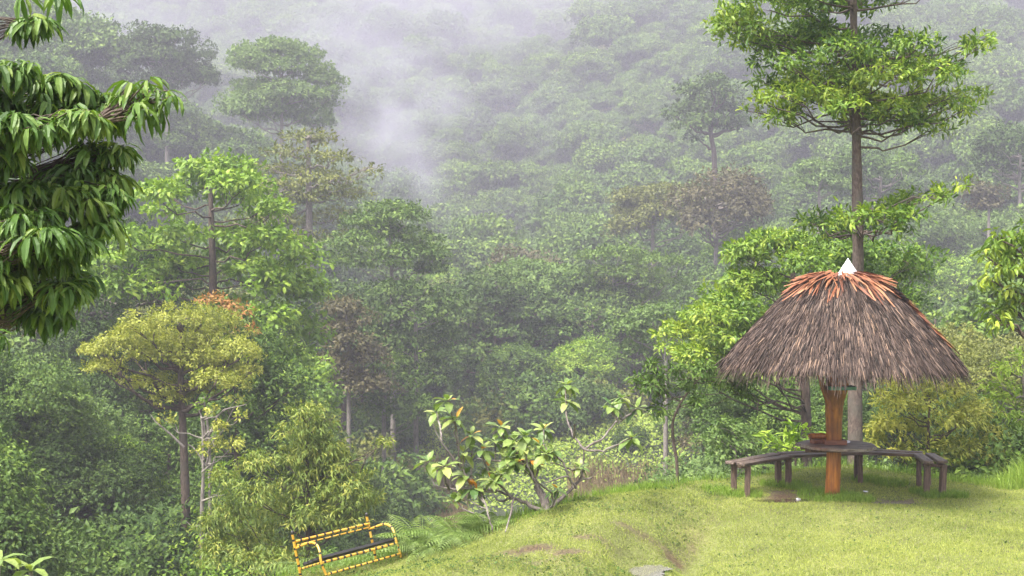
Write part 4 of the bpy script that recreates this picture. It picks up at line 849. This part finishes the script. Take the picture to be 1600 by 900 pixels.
# ------------------------------------------------------------------ thatched shelter
GZ0=float(groundz(5.0,20.0)); GX0,GY0=5.0,20.0
eG=empty('thatched_shelter',(GX0,GY0,GZ0)); tag(eG,'umbrella-shaped thatched shelter with dark straw roof and white peak on one varnished trunk','shelter')
rt=np.random.default_rng(101); CXR=.14; zA=3.43-GZ0
prof_r=np.array([.16,.45,.66,.98,1.31,1.56,1.77]); prof_z=np.array([3.435,3.37,3.22,2.93,2.58,2.31,2.05])-GZ0
def roofpt(a,t):   # t 0..1 from the top to the eave
    rr=.16+(1.77-.16)*t; lob=1+.02*np.sin(4*a+.4)*t+.012*np.sin(9*a)*t
    z=np.interp(rr,prof_r,prof_z)+.012*np.sin(7*a+3*t); return np.stack([CXR+rr*lob*np.cos(a),rr*lob*np.sin(a),z],-1)
m=MB(); A=np.linspace(0,2*pi,65)[:-1]; Tt=np.linspace(0,.97,14); G=np.stack([roofpt(A,np.full(64,t)) for t in Tt]); G[...,2]-=.05
i=np.arange(13)[:,None]*64; j=np.arange(64)[None]; m.add(G.reshape(-1,3),np.stack([i+j,i+(j+1)%64,i+64+(j+1)%64,i+64+j],-1).reshape(-1,4),.2)
G2=G.copy(); G2[...,2]-=.05; m.add(G2.reshape(-1,3),np.stack([i+j,i+64+j,i+64+(j+1)%64,i+(j+1)%64],-1).reshape(-1,4),.15)
def strands(m,a,t,L,W,lift,tint,sway=.12,hang=.0,notch=True):
    n=len(a); p=roofpt(a,t); p2=roofpt(a,np.minimum(t+.05,1.0)); d=nrm(np.where((t>.93)[:,None],roofpt(a,np.full(n,1.0))-roofpt(a,np.full(n,.93)),p2-p))
    tang=np.stack([-np.sin(a),np.cos(a),0*a],-1); nn=nrm(np.cross(tang,d)); nn*=np.sign(nn[:,2:3]+1e-9)
    d=nrm(d+tang*rt.normal(0,sway,n)[:,None]+nn*(lift+rt.normal(0,.035,n))[:,None]-np.array([0,0,1])*hang*rt.random(n)[:,None])
    p=p+nn*rt.uniform(0,.045,n)[:,None]; s=nrm(np.cross(d,nn)+nn*rt.normal(0,.5,n)[:,None])
    q0=p;q1=p+d*(L*.5)[:,None];q2=p+d*L[:,None]-np.array([0,0,1])*(L*.10*rt.random(n))[:,None]
    w=(W/2)[:,None]; V=np.stack([q0-s*w,q0+s*w,q1-s*w,q1+s*w,q2-s*w*.35,q2+s*w*.35],1); o=(np.arange(n)*6)[:,None]
    b=m.n; m.v.append(V.reshape(-1,3)); m.n+=n*6; m.f+= [np.concatenate([o,o+1,o+3,o+2],1)+b,np.concatenate([o+2,o+3,o+5,o+4],1)+b]; m.t+=[tint,tint]; m.m+=[np.zeros(n),np.zeros(n)]
n=34000; t=np.sqrt(rt.uniform(.02,1.0,n)); a=rt.uniform(0,2*pi,n)
strands(m,a,t,rt.uniform(.10,.24,n),rt.uniform(.006,.015,n),.05,np.clip(.45+rt.normal(0,.30,n)+.12*np.sin(a*5+t*9)*np.sin(a*13),0,1))
n=5200; a=rt.uniform(0,2*pi,n); tufts=np.sin(a*23)*.5+np.sin(a*41+1)*.5
strands(m,a,rt.uniform(.88,1.0,n),rt.uniform(.17,.38,n)*(1+.28*tufts),rt.uniform(.006,.014,n),-.02,np.clip(.45+rt.normal(0,.24,n),0,1),.2,.9)
THATCH=tintmat('thatch',[(0,(.008,.006,.005)),(.35,(.038,.026,.022)),(.65,(.088,.060,.049)),(.85,(.15,.110,.090)),(1,(.22,.145,.10))],.75,.25,9,.25)
m.build('thatch_roof',THATCH,eG)
# orange dry leaves over the top and down the right hip
OR=tintmat('dry_palm_leaf',[(0,(.05,.022,.018)),(.3,(.13,.052,.032)),(.6,(.26,.095,.045)),(1,(.40,.18,.09))],.6,.35,5,.3)
m=MB(); n=420; a=rt.uniform(0,2*pi,n); fr=np.cos(a+pi/2+.15); strands(m,a,rt.uniform(.02,.27,n),rt.uniform(.28,.56,n)*(1+.15*fr),rt.uniform(.02,.05,n),.05,np.clip(.6+rt.normal(0,.25,n),0,1),.28)
n=90; a=rt.normal(-.15,.09,n); strands(m,a,rt.uniform(.28,.80,n),rt.uniform(.3,.5,n),rt.uniform(.02,.045,n),.16,np.clip(.6+rt.normal(0,.2,n),0,1),.1)
n=26; a=rt.normal(-2.55,.05,n); strands(m,a,rt.uniform(.05,.22,n),rt.uniform(.2,.5,n),rt.uniform(.015,.03,n),.10,np.clip(.5+rt.normal(0,.2,n),0,1),.1)
m.build('ridge_leaves',OR,eG)
# dark ragged tear right of the top
m=MB(); n=240; a=rt.normal(-.36,.09,n); strands(m,a,rt.uniform(.30,.40,n),rt.uniform(.12,.26,n),rt.uniform(.02,.04,n),.38,np.clip(.08+rt.normal(0,.05,n),0,1),.5); m.build('ragged_edge',THATCH,eG)
# white pyramid peak
WHT,tw_,ow_=newmat('white_painted_metal'); pb=N(tw_,'ShaderNodeBsdfPrincipled'); pb.inputs['Base Color'].default_value=(.72,.72,.74,1); pb.inputs['Roughness'].default_value=.45
nw=N(tw_,'ShaderNodeTexNoise'); nw.inputs['Scale'].default_value=9; rw=ramp(tw_,[(.35,(.60,.60,.60)),(.6,(.78,.78,.80))]); tcw=N(tw_,'ShaderNodeTexCoord'); tw_.links.new(tcw.outputs['Object'],nw.inputs['Vector']); tw_.links.new(nw.outputs[0],rw.inputs[0]); tw_.links.new(rw.outputs[0],pb.inputs['Base Color']); tw_.links.new(pb.outputs[0],ow_.inputs['Surface'])
m=MB(); s=.165; zb=P(0,427,20)[2]-GZ0-.02; zt=P(0,403,20)[2]-GZ0; R=radians(33); c0=(5.25-5.0)
cor=[(c0+s*cos(R+k*pi/2+pi/4)*1.0,s*sin(R+k*pi/2+pi/4)) for k in range(4)]
V=[(x,y,zb) for x,y in cor]+[(x,y,zb-.05) for x,y in cor]+[(c0,0,zt)]
m.add(V,[np.array([[0,1,8],[1,2,8],[2,3,8],[3,0,8]]),np.array([[4,5,1,0],[5,6,2,1],[6,7,3,2],[7,4,0,3],[7,6,5,4]])]); m.build('roof_peak',WHT,eG)
# trunk post with fork
m=MB(); q=[];r=[]
for v,u,rr in ((790,1300,.125),(770,1300.5,.118),(740,1302,.112),(700,1303,.115),(670,1303,.122),(645,1303,.135),(625,1304,.150),(612,1306,.170),(602,1308,.180),(560,1308,.17),(470,1312,.13)):
    q.append(P(u,v,20)-np.array([GX0,GY0,GZ0])); r.append(rr)
t=np.linspace(0,len(q)-1,44); q=np.array(q); qs=np.stack([np.interp(t,np.arange(len(q)),q[:,k]) for k in range(3)],-1); m.tube(qs,np.interp(t,np.arange(len(q)),r)*(1+rt.normal(0,.012,44)),22)
m.build('post',VARN,eG,smooth=True)
m=MB(); q=np.array([P(u,v,19.95) for u,v in ((1303,640),(1296,628),(1290,614),(1285,602),(1280,580),(1276,560))])-np.array([GX0,GY0,GZ0]); m.tube(q,[.09,.062,.05,.044,.042,.040],12); m.build('fork_branch',VARN,eG,smooth=True)
TEAL=tintmat('teal_metal',[(0,(.10,.25,.24)),(1,(.16,.36,.34))],.5,.4,6,.6)
m=MB(); m.box((.12,-.02,P(0,605,20)[2]-GZ0),(.42,.40,.055),bev=.006); m.build('metal_plate',TEAL,eG)
# rafters under the thatch
m=MB()
for k in range(8):
    a=k*pi/4+.2; p0=roofpt(np.array([a]),np.array([.05]))[0]; p1=roofpt(np.array([a]),np.array([.9]))[0]; p0[2]-=.13;p1[2]-=.13; m.tube([p0,p1],[.03,.025],6)
    b=a; ps=roofpt(np.array([a]),np.array([.55]))[0]; ps[2]-=.14; m.tube([(.06,0,1.95),ps],[.025,.022],6)
m.build('rafters',VARN,eG)
# octagonal board table fixed round the trunk
zt=P(0,694,20)[2]-GZ0; m=MB(); oc=[(-.60,.10),(-.42,-.26),(-.12,-.40),(.30,-.42),(.56,-.24),(.60,.10),(.36,.38),(-.30,.40)]
oc=[(x+.05,y*1.35) for x,y in oc]; nb=8
ys=np.linspace(-.56,.53,nb+1)
def xr(y):
    xs=[]
    for k in range(8):
        (x0,y0),(x1,y1)=oc[k],oc[(k+1)%8]
        if (y0-y)*(y1-y)<=0 and y0!=y1: xs.append(x0+(y-y0)/(y1-y0)*(x1-x0))
    return (min(xs),max(xs)) if len(xs)>1 else (-.3,.3)
for k in range(nb):
    y0,y1=ys[k]+.004,ys[k+1]-.004; a0,b0=xr(y0+.002); a1,b1=xr(y1-.002); dz=rt.uniform(-.003,.003); j=rt.uniform(-.012,.012,4)
    for zz0,zz1 in ((-.045,0),):
        V=[(a0+j[0],y0,zz0),(b0+j[1],y0,zz0),(b1+j[2],y1,zz0),(a1+j[3],y1,zz0),(a0+j[0],y0,zz1),(b0+j[1],y0,zz1),(b1+j[2],y1,zz1),(a1+j[3],y1,zz1)]
        m.add(np.array(V)+[0,0,zt+dz],np.array([[3,2,1,0],[4,5,6,7],[0,1,5,4],[1,2,6,5],[2,3,7,6],[3,0,4,7]]))
m.build('table_top',TABLE,eG)
m=MB(); m.box((.02,-.16,zt-.07),(.95,.05,.07),bev=.006); m.box((.02,.17,zt-.07),(.95,.05,.07),bev=.006); m.build('table_bearer',PLEG,eG)
m=MB(); z=zt+.045
for c,sz in (((.02,-.165,z),(.34,.035,.07)),((.02,.165,z),(.34,.035,.07)),((-.135,0,z),(.035,.29,.07)),((.175,0,z),(.035,.29,.07))): m.box(c,sz,bev=.004)
WRED=woodmat('reddish_board',(.10,.035,.022),(.27,.115,.07),10,(.2,1,1),.55,.4,(.16,.07,.05)); m.build('collar_frame',WRED,eG)
# things lying on the table
org=np.array([GX0,GY0,GZ0+zt])
m=MB(); m.box((0,0,.035),(.19,.13,.06),bev=.006); o=m.build('wooden_block',WRED); o.location=(GX0-.22,GY0+.05,GZ0+zt+.002); o.rotation_euler=(0,0,.3); tag(o,'short dark red wooden block lying on the round table left of the post','block')
m=MB(); q=np.stack([np.linspace(-.14,.14,9),0.01*np.sin(np.linspace(0,5,9)),np.full(9,.0)],-1); m.tube(q,[.040,.047,.048,.046,.047,.049,.047,.045,.038],14); o=m.build('log_piece',VARN,smooth=True); o.location=(GX0-.20,GY0+.055,GZ0+zt+.118); o.rotation_euler=(0,0,.08); tag(o,'short round orange varnished log laid across the wooden block on the table','log')
m=MB(); m.box((0,0,.02),(.12,.09,.036),bev=.004,rng=rt); o=m.build('paper_packet',WHT); o.location=(GX0+.24,GY0+.12,GZ0+zt+.003); o.rotation_euler=(0,.0,.5); tag(o,'small white crumpled packet on the round table right of the post','packet')
for x,y,l in ((4.42,19.75,'small white scrap of litter on the wet mud left of the shelter post'),(5.62,20.35,'small white scrap of litter on the mud right of the shelter post')):
    m=MB(); m.box((0,0,.012),(.07,.04,.02),bev=.003,rng=rt); o=m.build('litter_scrap',WHT); o.location=(x,y,float(groundz(x,y))+.012); o.rotation_euler=(0,.1,rt.uniform(0,3)); tag(o,l,'litter')

# plank bench round three sides of the shelter
corner=[(3.50,19.95),(4.42,20.85),(5.75,21.25),(6.72,20.90),(6.62,20.02)]
cB=np.array([5.1,20.9,0]); zB0=float(groundz(5.1,20.9)); eP=empty('plank_bench',(5.1,20.9,zB0)); tag(eP,'low grey weathered plank bench bent in a half ring round the back of the shelter','bench')
zs_=P(0,712,20.5)[2]
segs=[]
for k in range(4):
    a=np.array(corner[k]);b=np.array(corner[k+1]); d=(b-a)/np.linalg.norm(b-a); nrml=np.array([-d[1],d[0]])
    for off in (-.105,.105):
        aa=a+nrml*off-d*(.05 if k in(0,) else .02*off/abs(off)); bb=b+nrml*off+d*(.05 if k==3 else 0)
        if k<3: bb=bb-d*.02
        c=(aa+bb)/2; L=np.linalg.norm(bb-aa); th=math.atan2(d[1],d[0]); R=np.array([[cos(th),-sin(th),0],[sin(th),cos(th),0],[0,0,1]])
        m=MB(); m.box((0,0,0),(L,.155,.05),bev=.009,rng=rt); o=m.build('seat_plank',PLANK,eP); zz=(.462+.0035*k+(.005 if off>0 else 0))
        o.location=(c[0]-5.1,c[1]-20.9,zz-zB0+0.0); o.rotation_euler=(rt.normal(0,.02),rt.normal(0,.006),th)
def leg(x,y,w=.075,tilt=0,zt_=.436):
    z0=float(groundz(x,y))-.08; h=zt_-z0; m=MB(); m.box((0,0,h/2),(w,w*1.05,h),bev=.006,rng=rt); o=m.build('leg',PLEG,eP); o.location=(x-5.1,y-20.9,z0-zB0); o.rotation_euler=(rt.normal(0,.015),tilt,rt.uniform(-.3,.3))
for k,(x,y) in enumerate(corner):
    a=np.array(corner[max(k-1,0)]); b=np.array(corner[min(k+1,4)]); d=(b-a)/np.linalg.norm(b-a); nv=np.array([-d[1],d[0]]); ins=0.10 if k==0 else (-.10 if k==4 else 0)
    for off in(-.12,.12):
        p=np.array([x,y])+nv*off+d*ins; leg(p[0],p[1],.085 if k in(1,2,4) else .075,.04 if k==4 else rt.normal(0,.02))
    m=MB(); th=math.atan2(nv[1],nv[0]); m.box((0,0,0),(.34,.06,.045),bev=.006); o=m.build('cross_bearer',PLEG,eP); p=np.array([x,y])+d*ins; o.location=(p[0]-5.1,p[1]-20.9,.411-zB0); o.rotation_euler=(0,0,th)

# ------------------------------------------------------------------ striped tube bench
YEL=tintmat('yellow_paint',[(0,(.30,.15,.018)),(.5,(.52,.30,.03)),(1,(.60,.40,.08))],.4,.5,10,.5); BLK=tintmat('black_paint',[(0,(.008,.008,.008)),(1,(.03,.028,.026))],.4,.5,10,.5)
bx,by=P(550,0,18.1)[0],18.1
eS=empty('striped_bench',(bx,by,float(groundz(bx,by)))); tag(eS,'small metal bench in yellow and black stripes tilted on the bank at bottom left','bench'); oS=np.array(eS.location)
def stripes(name,pts,r,ph=0.0,st=.085,bl=.03,name_k=9):
    pts=np.array(pts,float); seg=np.linalg.norm(np.diff(pts,axis=0),axis=1); s=np.concatenate([[0],np.cumsum(seg)]); tot=s[-1]; cuts=[0.0]; mats=[]
    x=-ph
    while x<tot:
        for e_,mi in ((x+st-bl,0),(x+st,1)):
            e2=min(e_,tot)
            if e2>cuts[-1]+1e-4: cuts.append(e2); mats.append(mi)
        x+=st
    m=MB()
    for c0_,c1_,mi in zip(cuts[:-1],cuts[1:],mats):
        n=max(2,int((c1_-c0_)/.02)+1); tt=np.linspace(c0_,c1_,n); q=np.stack([np.interp(tt,s,pts[:,k]) for k in range(3)],-1); m.tube(q,r,name_k,.5+rt.normal(0,.12),mi,cap=(c0_==0 or c1_>=tot-1e-6))
    return m.build(name,[YEL,BLK],eS,smooth=False)
def Q(u,v,Y): return P(u,v,Y)-oS
# back posts, front posts: left end nearer the viewer
YbL,YbR=17.85,18.55; YfL,YfR=17.5,18.2
def arc(pts,n=5):
    p=np.array(pts); t=np.linspace(0,len(p)-1,(len(p)-1)*n+1); q=np.stack([np.interp(t,np.arange(len(p)),p[:,k]) for k in range(3)],-1)
    for _ in range(3): q[1:-1]=q[:-2]*.25+q[1:-1]*.5+q[2:]*.25
    return q
r_=.0155; POSTS={}
for pl,Y in (([(457,835),(462,862),(467,884),(472,912)],YbL),([(573,807),(578,830),(584,855),(589,884)],YbR)):
    q=np.array([Q(u,v,Y) for u,v in pl]); POSTS[pl[0][0]]=stripes('back_post',arc(q),r_+.004,.02,.12,.03)
for pl,Ya,Yb_ in (([(462,857),(476,850),(488,847),(496,851),(500,862),(501,876),(505,888),(511,900),(512,915)],YbL,YfL),([(580,826),(592,821),(603,818),(612,823),(617,834),(619,847),(624,858),(627,872),(627,887)],YbR,YfR)):
    n=len(pl); q=np.array([Q(u,v,Ya+(Yb_-Ya)*min(1,k/(n*.5))) for k,(u,v) in enumerate(pl)]); stripes('arm_rest',arc(q,4),r_+.002,.05,.16,.028)
stripes('top_rail',[Q(462,846,YbL),Q(577,818,YbR)],r_+.003,.03,.125,.03)
stripes('back_rail',[Q(464,852,YbL-.01),Q(577,824,YbR-.01)],.012,.06,.125,.03)
stripes('front_rail',[Q(500,880,YfL),Q(620,849,YfR)],r_+.004,.01,.10,.034)
stripes('lower_rail',[Q(513,897,YfL),Q(626,865,YfR)],r_,.04,.095,.028)
stripes('side_rail',[Q(470,889,YbL),Q(500,880,YfL)],r_,.04,.095,.03)
stripes('side_rail',[Q(586,856,YbR),Q(620,849,YfR)],r_,.04,.095,.03)
stripes('foot_rail',[Q(589,881,YbR),Q(626,884,YfR)],.012,.0,5,.0)
stripes('foot_rail',[Q(472,905,YbL),Q(512,910,YfL)],.012,.0,5,.0)
a,b,c,d=Q(471,887,YbL-.02),Q(586,855,YbR-.02),Q(620,845,YfR),Q(500,876,YfL)
for t in (.12,.37,.62,.86):
    m=MB(); p=a+(d-a)*t+[0,0,.035]; q=b+(c-b)*t+[0,0,.035]; m.tube([p,q],.028,4,.6); V=m.v[0]; m.v[0]=V; o=m.build('seat_slat',BLK,eS)
for u,v,Y in ((457,832,YbL),(573,804,YbR)):
    m=MB(); m.tube([Q(u,v+3,Y),Q(u,v-1,Y),Q(u,v-3,Y)],[.022,.026,.012],8,.5); m.build('post_cap',BLK,POSTS[u])

# ------------------------------------------------------------------ air: the haze box and the mist banks inside it
def volobj(name,mesh_fn,label,dens_fn):
    pass
m=MB(); Lh=2600
zlo=float(GZ.min())-1; zhi=max(float(GZ.max())+34, 60)
m.add([[x,y,z] for x in(-Lh,Lh) for y in(-Lh,Lh) for z in(zlo,zhi)],np.array([[0,1,3,2],[4,6,7,5],[0,4,5,1],[2,3,7,6],[0,2,6,4],[1,5,7,3]]))
HM=bpy.data.materials.new('haze_air'); HM.use_nodes=True; t=HM.node_tree; t.nodes.clear(); o_=t.nodes.new('ShaderNodeOutputMaterial'); pv=t.nodes.new('ShaderNodeVolumePrincipled'); pv.inputs['Color'].default_value=HAZE_COLOR; pv.inputs['Density'].default_value=HAZE_DENSITY; pv.inputs['Anisotropy'].default_value=0.0; t.links.new(pv.outputs[0],o_.inputs['Volume'])
hz=m.build('haze',HM); tag(hz,'pale lilac haze filling the air of the valley','haze',None,'stuff')
# mist banks: soft-edged noise density
MIST=[(P(625,185,262),(17,15,17),.085,1),(P(600,80,300),(40,24,16),.024,2),(P(250,-5,285),(70,26,20),.014,3),(P(110,40,240),(50,20,14),.016,4),(P(640,290,235),(9,10,12),.06,5),(P(715,400,200),(14,14,16),.02,6),(P(900,30,430),(110,40,34),.022,7),(P(1350,20,400),(90,36,22),.020,8),(P(760,250,330),(60,34,30),.010,9),(P(330,100,340),(60,20,30),.014,10)]
import bmesh
for c,rad,dn,sd_ in MIST:
    me=bpy.data.meshes.new('mist_bank'); bm=bmesh.new(); bmesh.ops.create_icosphere(bm,subdivisions=3,radius=1.0); bm.to_mesh(me); bm.free()
    o=bpy.data.objects.new('mist_bank',me); SC.collection.objects.link(o); o.location=tuple(c); o.scale=tuple(rad)
    mt=bpy.data.materials.new('mist'); mt.use_nodes=True; t=mt.node_tree; t.nodes.clear(); out=t.nodes.new('ShaderNodeOutputMaterial'); pv=t.nodes.new('ShaderNodeVolumePrincipled'); pv.inputs['Color'].default_value=HAZE_COLOR
    tc=N(t,'ShaderNodeTexCoord'); ln=N(t,'ShaderNodeVectorMath',operation='LENGTH'); t.links.new(tc.outputs['Object'],ln.inputs[0])
    nz=N(t,'ShaderNodeTexNoise'); nz.inputs['Scale'].default_value=1.6; nz.inputs['Detail'].default_value=3; mp=N(t,'ShaderNodeMapping'); mp.inputs['Location'].default_value=(sd_*3.1,sd_*1.7,0); t.links.new(tc.outputs['Object'],mp.inputs[0]); t.links.new(mp.outputs[0],nz.inputs['Vector'])
    # density = max(0, (1-len) + (noise-.5)*1.2)^1.3 * dn, gone at the sphere's edge
    f=N(t,'ShaderNodeMapRange'); f.inputs['From Min'].default_value=1.0; f.inputs['From Max'].default_value=.15; t.links.new(ln.outputs['Value'],f.inputs['Value'])
    g_=N(t,'ShaderNodeMapRange'); g_.inputs['From Min'].default_value=.38; g_.inputs['From Max'].default_value=.68; g_.inputs['To Min'].default_value=.0; t.links.new(nz.outputs[0],g_.inputs['Value'])
    mu=N(t,'ShaderNodeMath',operation='MULTIPLY'); t.links.new(f.outputs[0],mu.inputs[0]); t.links.new(g_.outputs[0],mu.inputs[1])
    m2=N(t,'ShaderNodeMath',operation='MULTIPLY'); m2.inputs[1].default_value=dn; t.links.new(mu.outputs[0],m2.inputs[0]); t.links.new(m2.outputs[0],pv.inputs['Density']); t.links.new(pv.outputs[0],out.inputs['Volume'])
    me.materials.append(mt); tag(o,'white wisp of mist drifting over the forest slope','mist','mist wisps over the forest','stuff')
SC.cycles.volume_step_rate=4; SC.cycles.volume_max_steps=64
